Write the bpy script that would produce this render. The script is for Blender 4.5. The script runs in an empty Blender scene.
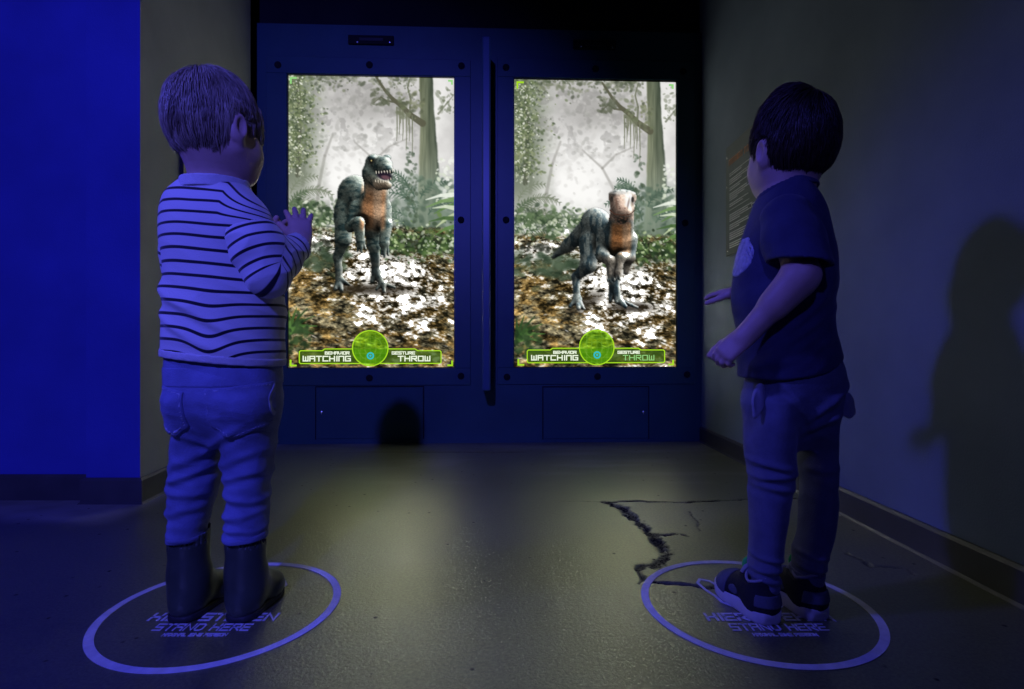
import bpy, math, random
import numpy as np

scene = bpy.context.scene
COL = scene.collection
F_PX, CX, CY, CAM_Z = 550.0, 512.0, 344.5, 0.485
rng = np.random.default_rng(7)


# ------------------------------------------------------------------ geometry helpers
def P(px, py, y):
    """point seen at photo pixel (px, py), at distance y in front of the camera"""
    return np.array([(px - CX) * y / F_PX, y, CAM_Z + (CY - py) * y / F_PX])


def floor_pt(px, py):
    y = F_PX * CAM_Z / (py - CY)
    return np.array([(px - CX) * y / F_PX, y, 0.0])


def world_of(o):
    v = np.zeros(3)
    while o is not None:
        v += np.array(o.location)
        o = o.parent
    return v


def link(o, parent=None):
    COL.objects.link(o)
    if parent is not None:
        o.parent = parent
    return o


def empty(name, loc):
    o = bpy.data.objects.new(name, None)
    o.location = tuple(float(c) for c in loc)
    o.empty_display_size = 0.05
    return link(o)


def tag(o, label=None, cat=None, group=None, kind=None):
    if label: o['label'] = label
    if cat: o['category'] = cat
    if group: o['group'] = group
    if kind: o['kind'] = kind
    return o


def obj(name, V, F, mat, parent=None, origin=None, smooth=False, attrs=None):
    """V are world coordinates; the object sits at `origin` (default: its parent's origin, else the world's)"""
    V = np.asarray(V, dtype=np.float64).reshape(-1, 3)
    base = world_of(parent) if parent is not None else np.zeros(3)
    org = base if origin is None else np.asarray(origin, float)
    me = bpy.data.meshes.new(name)
    if isinstance(F, np.ndarray):
        n = len(F); k = F.shape[1]
        me.vertices.add(len(V)); me.vertices.foreach_set('co', (V - org).astype(np.float32).ravel())
        me.loops.add(n * k); me.loops.foreach_set('vertex_index', F.astype(np.int32).ravel())
        me.polygons.add(n); me.polygons.foreach_set('loop_start', np.arange(0, n * k, k, dtype=np.int32))
        me.update(calc_edges=True)
    else:
        me.from_pydata([tuple(v) for v in (V - org)], [], [tuple(int(i) for i in f) for f in F])
        me.update()
    me.validate()
    if smooth and len(me.polygons):
        me.polygons.foreach_set('use_smooth', np.ones(len(me.polygons), dtype=bool))
    for an, (kind, arr) in (attrs or {}).items():
        at = me.attributes.new(an, kind, 'POINT')
        at.data.foreach_set('color' if kind == 'FLOAT_COLOR' else 'value', np.asarray(arr, np.float32).ravel())
    if mat is not None:
        me.materials.append(mat)
    o = bpy.data.objects.new(name, me)
    o.location = tuple(org - base)
    return link(o, parent)


class MB:
    """collects boxes, prisms, discs and strokes into one mesh; M maps local to world"""
    def __init__(self, M=None):
        self.V, self.F, self.M = [], [], M

    def add(self, V, F):
        n = len(self.V)
        self.V += [tuple(v) for v in V]
        self.F += [tuple(i + n for i in f) for f in F]
        return self

    def box(self, lo, hi):
        (a, b, c), (d, e, f) = lo, hi
        return self.add([(a, b, c), (d, b, c), (d, e, c), (a, e, c), (a, b, f), (d, b, f), (d, e, f), (a, e, f)],
                        [(0, 3, 2, 1), (4, 5, 6, 7), (0, 1, 5, 4), (1, 2, 6, 5), (2, 3, 7, 6), (3, 0, 4, 7)])

    def bbox(self, lo, hi, r):
        """box with its edges chamfered by r"""
        lo, hi = np.array(lo, float), np.array(hi, float)
        V, idx = [], {}
        for s in np.ndindex(2, 2, 2):
            for ax in range(3):
                p = np.where(np.array(s) == 0, lo, hi)
                q = p.copy()
                for k in range(3):
                    if k != ax:
                        q[k] += r if s[k] == 0 else -r
                idx[(s, ax)] = len(V); V.append(q)
        F = []
        for ax in range(3):
            u, w = (ax + 1) % 3, (ax + 2) % 3
            for sd in (0, 1):
                c = []
                for a, b in ((0, 0), (1, 0), (1, 1), (0, 1)):
                    s = [0, 0, 0]; s[ax] = sd; s[u] = a; s[w] = b
                    c.append(idx[(tuple(s), ax)])
                F.append(c if sd else c[::-1])
            for a in (0, 1):
                for b in (0, 1):
                    s0 = [0, 0, 0]; s0[u] = a; s0[w] = b
                    s1 = list(s0); s1[ax] = 1
                    s0, s1 = tuple(s0), tuple(s1)
                    q = [idx[(s0, u)], idx[(s1, u)], idx[(s1, w)], idx[(s0, w)]]
                    F.append(q if (a ^ b) == 0 else q[::-1])
        for s in np.ndindex(2, 2, 2):
            t = [idx[(s, 0)], idx[(s, 1)], idx[(s, 2)]]
            F.append(t if sum(s) % 2 else t[::-1])
        return self.add(V, F)

    def poly(self, pts, d0, d1, axis=1):
        """extruded polygon: pts are the two other coordinates, in order"""
        n = len(pts)
        def mk(p, d):
            v = list(p); v.insert(axis, d); return tuple(v)
        V = [mk(p, d0) for p in pts] + [mk(p, d1) for p in pts]
        F = [tuple(range(n)), tuple(range(2 * n - 1, n - 1, -1))]
        F += [(i, i + n, (i + 1) % n + n, (i + 1) % n) for i in range(n)]
        return self.add(V, F)

    def ring(self, c, r0, r1, d0, d1, n=96, axis=1, a0=0, a1=2 * math.pi):
        V, F = [], []
        full = abs(a1 - a0 - 2 * math.pi) < 1e-6
        m = n if full else n + 1
        for i in range(m):
            a = a0 + (a1 - a0) * i / n
            for r, d in ((r0, d0), (r1, d0), (r1, d1), (r0, d1)):
                v = [c[0] + r * math.cos(a), c[1] + r * math.sin(a)]
                v.insert(axis, d); V.append(tuple(v))
        for i in range(n):
            j = (i + 1) % m
            for k in range(4):
                F.append((4 * i + k, 4 * i + (k + 1) % 4, 4 * j + (k + 1) % 4, 4 * j + k))
        return self.add(V, F)

    def disc(self, c, r, d0, d1, n=24, axis=1, dome=0.0):
        V, F = [], []
        for rr, d in ((r, d0), (r, d1), (r * .6, d1 + dome * .7)):
            for i in range(n):
                a = 2 * math.pi * i / n
                v = [c[0] + rr * math.cos(a), c[1] + rr * math.sin(a)]
                v.insert(axis, d); V.append(tuple(v))
        v = [c[0], c[1]]; v.insert(axis, d1 + dome); V.append(tuple(v))
        for k in range(2):
            F += [(k * n + i, k * n + (i + 1) % n, (k + 1) * n + (i + 1) % n, (k + 1) * n + i) for i in range(n)]
        F += [(2 * n + i, 2 * n + (i + 1) % n, 3 * n) for i in range(n)]
        F.append(tuple(range(n - 1, -1, -1)))
        return self.add(V, F)

    def stroke(self, pts, w, d0, d1, axis=1, closed=False):
        """mitred polyline of width w"""
        pts = [np.array(p, float) for p in pts]
        n = len(pts)
        L, R = [], []
        for i in range(n):
            a = pts[i] - pts[i - 1] if (i > 0 or closed) else pts[1] - pts[0]
            b = pts[(i + 1) % n] - pts[i] if (i < n - 1 or closed) else a
            a = a / (np.linalg.norm(a) + 1e-12); b = b / (np.linalg.norm(b) + 1e-12)
            t = a + b
            if np.linalg.norm(t) < 1e-6: t = a
            t = t / np.linalg.norm(t)
            nn = np.array([-t[1], t[0]])
            na = np.array([-a[1], a[0]])
            m = w / 2 / max(0.45, float(nn @ na))
            e = np.zeros(2)
            if not closed and i == 0: e = -a * w * .5
            if not closed and i == n - 1: e = a * w * .5
            L.append(pts[i] + nn * m + e); R.append(pts[i] - nn * m + e)
        V = []
        for l, r in zip(L, R):
            for p, d in ((l, d0), (r, d0), (r, d1), (l, d1)):
                v = [p[0], p[1]]; v.insert(axis, d); V.append(tuple(v))
        F = []
        for i in range(n if closed else n - 1):
            j = (i + 1) % n
            for k in range(4):
                F.append((4 * i + k, 4 * i + (k + 1) % 4, 4 * j + (k + 1) % 4, 4 * j + k))
        if not closed:
            F += [(3, 2, 1, 0), tuple(4 * (n - 1) + k for k in range(4))]
        return self.add(V, F)

    def build(self, name, mat, parent=None, origin=None, smooth=False):
        V = np.array(self.V, float)
        if self.M is not None:
            V = V @ self.M[0].T + self.M[1]
        o = obj(name, V, self.F, mat, parent, origin, smooth)
        import bmesh
        bm = bmesh.new(); bm.from_mesh(o.data)
        bmesh.ops.recalc_face_normals(bm, faces=bm.faces)
        bm.to_mesh(o.data); bm.free()
        return o


GLYPH = {
    'A': [[(0, 0), (0, 6), (4, 6), (4, 0)], [(0, 3), (4, 3)]],
    'B': [[(0, 0), (0, 6), (3.4, 6), (3.4, 3.2), (0, 3.2)], [(3.4, 3.2), (4, 2.6), (4, 0), (0, 0)]],
    'C': [[(4, 6), (0, 6), (0, 0), (4, 0)]],
    'D': [[(0, 0), (0, 6), (3, 6), (4, 5), (4, 1), (3, 0), (0, 0)]],
    'E': [[(4, 6), (0, 6), (0, 0), (4, 0)], [(0, 3), (3.6, 3)]],
    'G': [[(4, 6), (0, 6), (0, 0), (4, 0), (4, 3), (2.2, 3)]],
    'H': [[(0, 0), (0, 6)], [(4, 0), (4, 6)], [(0, 3), (4, 3)]],
    'I': [[(.5, 0), (.5, 6)]],
    'L': [[(0, 6), (0, 0), (4, 0)]],
    'M': [[(0, 0), (0, 6), (2, 3), (4, 6), (4, 0)]],
    'N': [[(0, 0), (0, 6), (4, 0), (4, 6)]],
    'n': [[(0, 0), (0, 6), (4, 6), (4, 0)]],
    'O': [[(0, 0), (0, 6), (4, 6), (4, 0), (0, 0)]],
    'P': [[(0, 0), (0, 6), (4, 6), (4, 3), (0, 3)]],
    'R': [[(0, 0), (0, 6), (4, 6), (4, 3), (0, 3)], [(1.6, 3), (4, 0)]],
    'S': [[(4, 6), (0, 6), (0, 3), (4, 3), (4, 0), (0, 0)]],
    'T': [[(0, 6), (4, 6)], [(2, 6), (2, 0)]],
    'U': [[(0, 6), (0, 0), (4, 0), (4, 6)]],
    'V': [[(0, 6), (0, 2), (2, 0), (4, 2), (4, 6)]],
    'W': [[(0, 6), (0, 0), (4, 0), (4, 6)], [(2, 5), (2, 0)]],
    'X': [[(0, 0), (4, 6)], [(0, 6), (4, 0)]],
}


def text_strokes(mb, s, x0, x1, z0, z1, w, d0, d1, axis=1):
    """square display lettering that fills the box x0..x1, z0..z1"""
    adv = [0.]
    for ch in s:
        adv.append(adv[-1] + (2.2 if ch == 'I' else 3.2 if ch == ' ' else 5.6))
    tot = adv[-1] - 1.6
    for ch, a in zip(s, adv):
        for path in GLYPH.get(ch, []):
            pts = [(x0 + w / 2 + (a + px) / tot * (x1 - x0 - w), z0 + w / 2 + py / 6 * (z1 - z0 - w)) for px, py in path]
            mb.stroke(pts, w, d0, d1, axis)
    return mb


# ------------------------------------------------------------------ noise
def _hash(ix, iy, iz, seed):
    h = (ix.astype(np.uint32) * np.uint32(374761393) + iy.astype(np.uint32) * np.uint32(668265263)
         + iz.astype(np.uint32) * np.uint32(2147483647 - 58 * 1013) + np.uint32((seed * 144665) & 0xffffffff))
    h = (h ^ (h >> np.uint32(13))) * np.uint32(1274126177)
    h = h ^ (h >> np.uint32(16))
    return (h & np.uint32(0xffff)).astype(np.float32) / 65535.0


def noise(x, y, z=0.0, seed=0):
    x, y, z = np.broadcast_arrays(np.asarray(x, np.float32), np.asarray(y, np.float32), np.asarray(z, np.float32))
    ix, iy, iz = np.floor(x).astype(np.int64), np.floor(y).astype(np.int64), np.floor(z).astype(np.int64)
    fx, fy, fz = x - ix, y - iy, z - iz
    fx, fy, fz = [f * f * (3 - 2 * f) for f in (fx, fy, fz)]
    out = 0
    for dx in (0, 1):
        for dy in (0, 1):
            for dz in (0, 1):
                w = (fx if dx else 1 - fx) * (fy if dy else 1 - fy) * (fz if dz else 1 - fz)
                out = out + w * _hash(ix + dx, iy + dy, iz + dz, seed)
    return out


def fbm(x, y, z=0.0, seed=0, octs=4, gain=.5):
    t, a, s = 0, 1.0, 0
    for i in range(octs):
        t = t + a * noise(np.asarray(x) * 2 ** i, np.asarray(y) * 2 ** i, np.asarray(z) * 2 ** i, seed + i * 17)
        s += a; a *= gain
    return t / s


def sstep(a, b, x):
    t = np.clip((x - a) / (b - a), 0, 1)
    return t * t * (3 - 2 * t)


# ------------------------------------------------------------------ implicit modelling
def smin(a, b, k):
    if k <= 0: return np.minimum(a, b)
    h = np.maximum(k - np.abs(a - b), 0) / k
    return np.minimum(a, b) - h * h * k * .25


def d_cone(X, Y, Z, a, b, ra, rb):
    ba = np.asarray(b, float) - a
    t = np.clip(((X - a[0]) * ba[0] + (Y - a[1]) * ba[1] + (Z - a[2]) * ba[2]) / max(1e-12, ba @ ba), 0, 1)
    return np.sqrt((X - a[0] - t * ba[0]) ** 2 + (Y - a[1] - t * ba[1]) ** 2 + (Z - a[2] - t * ba[2]) ** 2) - (ra + (rb - ra) * t)


def d_ell(X, Y, Z, c, r, R=None):
    x, y, z = X - c[0], Y - c[1], Z - c[2]
    if R is not None:
        x, y, z = [R[i][0] * x + R[i][1] * y + R[i][2] * z for i in range(3)]
    k0 = np.sqrt((x / r[0]) ** 2 + (y / r[1]) ** 2 + (z / r[2]) ** 2)
    k1 = np.sqrt((x / r[0] ** 2) ** 2 + (y / r[1] ** 2) ** 2 + (z / r[2] ** 2) ** 2)
    return k0 * (k0 - 1) / np.maximum(k1, 1e-6)


class Grid:
    def __init__(self, lo, hi, h):
        self.lo, self.h = np.asarray(lo, float), h
        self.n = np.ceil((np.asarray(hi, float) - self.lo) / h).astype(int) + 1
        self.ax = [(self.lo[i] + h * np.arange(self.n[i])).astype(np.float32) for i in range(3)]
        self.D = np.full(self.n, 1.0, np.float32)

    def sub(self, lo, hi, pad):
        s = []
        for i in range(3):
            a = int(np.clip(math.floor((lo[i] - pad - self.lo[i]) / self.h), 0, self.n[i]))
            b = int(np.clip(math.ceil((hi[i] + pad - self.lo[i]) / self.h) + 1, 0, self.n[i]))
            s.append(slice(a, b))
        return tuple(s), self.ax[0][s[0]][:, None, None], self.ax[1][s[1]][None, :, None], self.ax[2][s[2]][None, None, :]

    def put(self, fn, lo, hi, k, op):
        s, X, Y, Z = self.sub(lo, hi, k + 3 * self.h + .004)
        if any(q.stop <= q.start for q in s): return self
        d = fn(X, Y, Z).astype(np.float32)
        if op == 'u': self.D[s] = smin(self.D[s], d, k)
        else: self.D[s] = -smin(-self.D[s], d, k)          # subtract
        return self

    def cone(self, a, b, ra, rb, k=.01, op='u'):
        a, b = np.asarray(a, float), np.asarray(b, float); r = max(ra, rb)
        return self.put(lambda X, Y, Z: d_cone(X, Y, Z, a, b, ra, rb), np.minimum(a, b) - r, np.maximum(a, b) + r, k, op)

    def chain(self, pts, rs, k=.01, op='u'):
        for i in range(len(pts) - 1):
            self.cone(pts[i], pts[i + 1], rs[i], rs[i + 1], k, op)
        return self

    def ell(self, c, r, R=None, k=.01, op='u'):
        c = np.asarray(c, float); m = max(r)
        return self.put(lambda X, Y, Z: d_ell(X, Y, Z, c, r, R), c - m, c + m, k, op)

    def tube(self, rows, yaw=0.0, n=2.3, k=.01, op='u', smooth=3, rnd=0.0):
        """upright tube; rows are (z, cx, cy, rx, ry)"""
        A = np.array(sorted([tuple(r) for r in rows]), float)
        zz = np.linspace(A[0, 0], A[-1, 0], 240)
        T = np.stack([np.interp(zz, A[:, 0], A[:, j]) for j in range(5)], 1)
        for _ in range(smooth):
            for j in range(1, 5):
                q = np.pad(T[:, j], 7, mode='reflect', reflect_type='odd')
                T[:, j] = np.convolve(q, np.ones(15) / 15, 'valid')
        T[:, 3:] = np.maximum(T[:, 3:], .002)
        c, s = math.cos(yaw), math.sin(yaw)
        m = max(T[:, 3].max(), T[:, 4].max())
        lo = np.array([T[:, 1].min() - m, T[:, 2].min() - m, zz[0]]); hi = np.array([T[:, 1].max() + m, T[:, 2].max() + m, zz[-1]])

        def fn(X, Y, Z):
            q = [np.interp(Z.ravel(), zz, T[:, j]).astype(np.float32)[None, None, :] for j in range(1, 5)]
            x, y = X - q[0], Y - q[1]
            xr, yr = c * x + s * y, -s * x + c * y
            rho = ((np.abs(xr) / q[2]) ** n + (np.abs(yr) / q[3]) ** n) ** (1 / n)
            d = (rho - 1) * np.minimum(q[2], q[3])
            e = np.maximum(zz[0] - Z, Z - zz[-1])
            return -smin(-d, -e + 0 * d, rnd) if rnd else np.maximum(d, e)
        return self.put(fn, lo, hi, k, op)

    def cut(self, fn):
        """keep only where fn(X,Y,Z) < 0"""
        X, Y, Z = self.ax[0][:, None, None], self.ax[1][None, :, None], self.ax[2][None, None, :]
        self.D = np.maximum(self.D, fn(X, Y, Z).astype(np.float32))
        return self

    def copy(self):
        g = object.__new__(Grid); g.__dict__.update(self.__dict__); g.D = self.D.copy(); return g

    def mesh(self):
        D = self.D; nx, ny, nz = self.n
        S = D < 0
        cnt = np.zeros((nx - 1, ny - 1, nz - 1), np.int8)
        for i, j, k in np.ndindex(2, 2, 2):
            cnt += S[i:nx - 1 + i, j:ny - 1 + j, k:nz - 1 + k]
        act = (cnt > 0) & (cnt < 8)
        I, J, K = np.nonzero(act)
        ids = np.full(act.shape, -1, np.int32); ids[I, J, K] = np.arange(len(I))
        c = {s: D[I + s[0], J + s[1], K + s[2]] for s in np.ndindex(2, 2, 2)}
        acc = np.zeros((len(I), 3)); w = np.zeros(len(I))
        for ax in range(3):
            for o in np.ndindex(2, 2):
                a = list(o); a.insert(ax, 0); b = list(o); b.insert(ax, 1)
                da, db = c[tuple(a)], c[tuple(b)]
                m = (da < 0) != (db < 0)
                t = np.where(m, da / np.where(m, da - db, 1), 0)
                p = np.zeros((len(I), 3)); p[:] = a; p[:, ax] = t
                acc += p * m[:, None]; w += m
        V = self.lo + self.h * (np.stack([I, J, K], 1) + acc / w[:, None])
        Fs = []
        for ax in range(3):
            sl0 = [slice(1, -1)] * 3; sl1 = [slice(1, -1)] * 3
            sl0[ax] = slice(0, -1); sl1[ax] = slice(1, None)
            a, b = S[tuple(sl0)], S[tuple(sl1)]
            u, v = (ax + 1) % 3, (ax + 2) % 3
            for flip, m in ((False, a & ~b), (True, ~a & b)):
                idx = np.stack(np.nonzero(m), 1)
                if not len(idx): continue
                idx[:, u] += 1; idx[:, v] += 1
                q = []
                for du, dv in ((-1, -1), (0, -1), (0, 0), (-1, 0)):
                    t = idx.copy(); t[:, u] += du; t[:, v] += dv
                    q.append(ids[t[:, 0], t[:, 1], t[:, 2]])
                q = np.stack(q, 1)
                Fs.append(q[:, ::-1] if flip else q)
        F = np.concatenate(Fs) if Fs else np.zeros((0, 4), int)
        F = F[(F >= 0).all(1)]
        return V, F


def normals(V, F):
    n = np.cross(V[F[:, 2]] - V[F[:, 0]], V[F[:, 3]] - V[F[:, 1]])
    N = np.zeros_like(V)
    for k in range(4): np.add.at(N, F[:, k], n)
    return N / (np.linalg.norm(N, axis=1, keepdims=True) + 1e-12)


def relax(V, F, it=2, lam=.5):
    E = np.concatenate([F[:, [0, 1]], F[:, [1, 2]], F[:, [2, 3]], F[:, [3, 0]]])
    E = np.concatenate([E, E[:, ::-1]])
    deg = np.bincount(E[:, 0], minlength=len(V)).astype(float)[:, None]
    for i in range(it * 2):
        s = np.stack([np.bincount(E[:, 0], weights=V[E[:, 1], j], minlength=len(V)) for j in range(3)], 1)
        V = V + (lam if i % 2 == 0 else -lam * 1.04) * (s / np.maximum(deg, 1) - V)
    return V


def grid_obj(name, g, mat, parent=None, origin=None, disp=None, attrs=None, sm=2):
    V, F = g.mesh()
    V = relax(V, F, sm)
    V0 = V.copy()
    if disp is not None:
        N = normals(V, F)
        V = V + N * disp(V0, N)[:, None]
    at = {k: (kind, fn(V0)) for k, (kind, fn) in (attrs or {}).items()}
    return obj(name, V, F, mat, parent, origin, True, at)


# ------------------------------------------------------------------ materials
def new_mat(name):
    m = bpy.data.materials.new(name); m.use_nodes = True
    nt = m.node_tree; nt.nodes.clear()
    out = nt.nodes.new('ShaderNodeOutputMaterial')
    return m, nt, out


def nd(nt, t, **kw):
    n = nt.nodes.new(t)
    for k, v in kw.items():
        if k in n.inputs: n.inputs[k].default_value = v
        else: setattr(n, k, v)
    return n


def pm(name, base, rough=.6, spec=.5, var=.25, scale=30., bump=.0, bscale=200., metal=0., sheen=0., stretch=(1, 1, 1)):
    """principled paint or cloth with noise in its colour and grain in its relief"""
    m, nt, out = new_mat(name)
    b = nd(nt, 'ShaderNodeBsdfPrincipled', Roughness=rough, Metallic=metal)
    b.inputs['Specular IOR Level'].default_value = spec
    if sheen:
        b.inputs['Sheen Weight'].default_value = sheen
        b.inputs['Sheen Roughness'].default_value = .4
    tc = nd(nt, 'ShaderNodeTexCoord'); mp = nd(nt, 'ShaderNodeMapping')
    mp.inputs['Scale'].default_value = stretch
    nt.links.new(tc.outputs['Object'], mp.inputs['Vector'])
    nz = nd(nt, 'ShaderNodeTexNoise', Scale=scale, Detail=5.)
    nt.links.new(mp.outputs[0], nz.inputs['Vector'])
    mr = nd(nt, 'ShaderNodeMapRange'); mr.inputs['From Min'].default_value = .3; mr.inputs['From Max'].default_value = .7
    mr.inputs['To Min'].default_value = 1 - var; mr.inputs['To Max'].default_value = 1 + var
    nt.links.new(nz.outputs['Fac'], mr.inputs['Value'])
    vm = nd(nt, 'ShaderNodeVectorMath', operation='SCALE')
    vm.inputs[0].default_value = base
    nt.links.new(mr.outputs[0], vm.inputs['Scale'])
    nt.links.new(vm.outputs[0], b.inputs['Base Color'])
    if bump:
        n2 = nd(nt, 'ShaderNodeTexNoise', Scale=bscale, Detail=4.)
        nt.links.new(mp.outputs[0], n2.inputs['Vector'])
        bp = nd(nt, 'ShaderNodeBump', Strength=bump, Distance=.004)
        nt.links.new(n2.outputs['Fac'], bp.inputs['Height'])
        nt.links.new(bp.outputs[0], b.inputs['Normal'])
    nt.links.new(b.outputs[0], out.inputs['Surface'])
    m['col_node'] = vm.name
    return m


def emit(name, col, strength=1.0, attr=None):
    m, nt, out = new_mat(name)
    e = nd(nt, 'ShaderNodeEmission', Strength=strength)
    if attr:
        a = nd(nt, 'ShaderNodeAttribute', attribute_name=attr)
        nt.links.new(a.outputs['Color'], e.inputs['Color'])
    else:
        e.inputs['Color'].default_value = (*col, 1)
    nt.links.new(e.outputs[0], out.inputs['Surface'])
    return m


def lin(c):
    c = np.asarray(c, float) / 255.0
    return np.where(c <= .04045, c / 12.92, ((c + .055) / 1.055) ** 2.4)
# ------------------------------------------------------------------ camera
cam = bpy.data.cameras.new('camera'); cam.sensor_width = 36.0; cam.lens = F_PX * 36.0 / 1024; cam.clip_start = .02
cam_o = link(bpy.data.objects.new('camera', cam)); cam_o.location = (0, 0, CAM_Z); cam_o.rotation_euler = (math.pi / 2, 0, 0)
scene.camera = cam_o
vs = scene.view_settings
vs.view_transform = 'Standard'; vs.look = 'None'; vs.gamma = 1.0; vs.exposure = 0.0; vs.use_curve_mapping = False

# ------------------------------------------------------------------ materials of the room
M_wall = pm('painted_plaster_grey', (.36, .385, .325), .75, .3, .14, 3.5, .25, 260)
M_blue_wall = pm('blue_painted_plaster', (.05, .065, .36), .75, .3, .14, 3.5, .25, 260)
M_base = pm('black_rubber_baseboard', (.055, .055, .055), .42, .5, .2, 8, .05, 60)
M_panel = pm('dark_blue_lacquer', (.016, .06, .074), .42, .4, .12, 5, .08, 400)
M_fin = pm('blue_lacquer_fin', (.04, .085, .15), .35, .5, .1, 5)
M_wall_r = pm('grey_painted_plaster', (.19, .24, .29), .75, .3, .14, 3.5, .25, 260)
M_dark = pm('black_painted_board', (.012, .013, .014), .9, .2, .2, 4, .1, 200)
M_bezel = pm('black_metal_bezel', (.01, .011, .012), .35, .5, .1, 30)
M_bolt = pm('blackened_bolt', (.010, .010, .012), .85, .15, .1, 80)
M_screw = pm('bright_screw', (.75, .75, .72), .25, .6, .05, 90, metal=.9)
M_decal = pm('white_floor_vinyl', (.66, .66, .74), .5, .35, .12, 60, .15, 300)


def floor_material():
    m, nt, out = new_mat('worn_concrete_floor')
    b = nd(nt, 'ShaderNodeBsdfPrincipled')
    b.inputs['Specular IOR Level'].default_value = .5; b.inputs['IOR'].default_value = 3.3; b.inputs['Specular Tint'].default_value = (.94, 1, .64, 1)
    tc = nd(nt, 'ShaderNodeTexCoord')
    big = nd(nt, 'ShaderNodeTexNoise', Scale=2.2, Detail=6., Roughness=.62)
    mid = nd(nt, 'ShaderNodeTexNoise', Scale=26., Detail=5., Roughness=.7)
    fine = nd(nt, 'ShaderNodeTexVoronoi', Scale=210.)
    grain = nd(nt, 'ShaderNodeTexNoise', Scale=170., Detail=5., Roughness=.72)
    for n in (big, mid, fine, grain): nt.links.new(tc.outputs['Object'], n.inputs['Vector'])
    r1 = nd(nt, 'ShaderNodeValToRGB')
    r1.color_ramp.elements[0].position = .33; r1.color_ramp.elements[0].color = (.045, .049, .034, 1)
    r1.color_ramp.elements[1].position = .68; r1.color_ramp.elements[1].color = (.105, .112, .075, 1)
    mx = nd(nt, 'ShaderNodeMath', operation='MULTIPLY_ADD'); mx.inputs[1].default_value = .45
    nt.links.new(mid.outputs['Fac'], mx.inputs[0])
    sc = nd(nt, 'ShaderNodeMath', operation='MULTIPLY'); sc.inputs[1].default_value = .55
    nt.links.new(big.outputs['Fac'], sc.inputs[0]); nt.links.new(sc.outputs[0], mx.inputs[2])
    nt.links.new(mx.outputs[0], r1.inputs['Fac'])
    at = nd(nt, 'ShaderNodeAttribute', attribute_name='wear')       # r crack, g patch, b scuff
    sp = nd(nt, 'ShaderNodeSeparateColor'); nt.links.new(at.outputs['Color'], sp.inputs[0])
    m1 = nd(nt, 'ShaderNodeMix', data_type='RGBA'); m1.inputs[7].default_value = (.085, .082, .07, 1)
    nt.links.new(sp.outputs[1], m1.inputs[0]); nt.links.new(r1.outputs[0], m1.inputs[6])
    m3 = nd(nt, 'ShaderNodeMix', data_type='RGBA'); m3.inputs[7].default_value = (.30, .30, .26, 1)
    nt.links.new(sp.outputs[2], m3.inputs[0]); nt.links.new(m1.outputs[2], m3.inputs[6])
    m2 = nd(nt, 'ShaderNodeMix', data_type='RGBA'); m2.inputs[7].default_value = (.008, .008, .009, 1)
    pit = nd(nt, 'ShaderNodeTexVoronoi', Scale=21.); nt.links.new(tc.outputs['Object'], pit.inputs['Vector'])
    lt = nd(nt, 'ShaderNodeMapRange'); lt.inputs['From Min'].default_value = .05; lt.inputs['From Max'].default_value = .11; lt.inputs['To Min'].default_value = .8; lt.inputs['To Max'].default_value = 0.
    nt.links.new(pit.outputs['Distance'], lt.inputs['Value'])
    sel = nd(nt, 'ShaderNodeMath', operation='GREATER_THAN'); sel.inputs[1].default_value = .62
    pc = nd(nt, 'ShaderNodeSeparateColor'); nt.links.new(pit.outputs['Color'], pc.inputs[0]); nt.links.new(pc.outputs[0], sel.inputs[0])
    pm_ = nd(nt, 'ShaderNodeMath', operation='MULTIPLY'); nt.links.new(lt.outputs[0], pm_.inputs[0]); nt.links.new(sel.outputs[0], pm_.inputs[1])
    mxp = nd(nt, 'ShaderNodeMath', operation='MAXIMUM'); nt.links.new(pm_.outputs[0], mxp.inputs[0]); nt.links.new(sp.outputs[0], mxp.inputs[1])
    nt.links.new(mxp.outputs[0], m2.inputs[0]); nt.links.new(m3.outputs[2], m2.inputs[6])
    nt.links.new(m2.outputs[2], b.inputs['Base Color'])
    gm = nd(nt, 'ShaderNodeMapRange'); gm.inputs['From Min'].default_value = .38; gm.inputs['From Max'].default_value = .62
    gm.inputs['To Min'].default_value = .35; gm.inputs['To Max'].default_value = .62
    nt.links.new(grain.outputs['Fac'], gm.inputs['Value']); sub_ = nd(nt, 'ShaderNodeMath', operation='MULTIPLY_ADD'); sub_.inputs[1].default_value = -.5; sub_.use_clamp = True
    nt.links.new(mxp.outputs[0], sub_.inputs[0]); nt.links.new(gm.outputs[0], sub_.inputs[2]); nt.links.new(sub_.outputs[0], b.inputs['Specular IOR Level'])
    rr = nd(nt, 'ShaderNodeMapRange'); rr.inputs['To Min'].default_value = .25; rr.inputs['To Max'].default_value = .40
    nt.links.new(mid.outputs['Fac'], rr.inputs['Value'])
    ra = nd(nt, 'ShaderNodeMath', operation='MULTIPLY_ADD'); ra.inputs[1].default_value = .4
    nt.links.new(mxp.outputs[0], ra.inputs[0]); nt.links.new(rr.outputs[0], ra.inputs[2])
    rp = nd(nt, 'ShaderNodeMath', operation='MULTIPLY_ADD'); rp.inputs[1].default_value = .14
    nt.links.new(sp.outputs[1], rp.inputs[0]); nt.links.new(ra.outputs[0], rp.inputs[2])
    nt.links.new(rp.outputs[0], b.inputs['Roughness'])
    ad = nd(nt, 'ShaderNodeMath', operation='MULTIPLY_ADD'); ad.inputs[1].default_value = .3
    nt.links.new(fine.outputs['Distance'], ad.inputs[0]); nt.links.new(grain.outputs['Fac'], ad.inputs[2])
    bp = nd(nt, 'ShaderNodeBump', Strength=.5, Distance=.0015)
    nt.links.new(ad.outputs[0], bp.inputs['Height']); nt.links.new(bp.outputs[0], b.inputs['Normal'])
    nt.links.new(b.outputs[0], out.inputs['Surface'])
    return m


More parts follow.
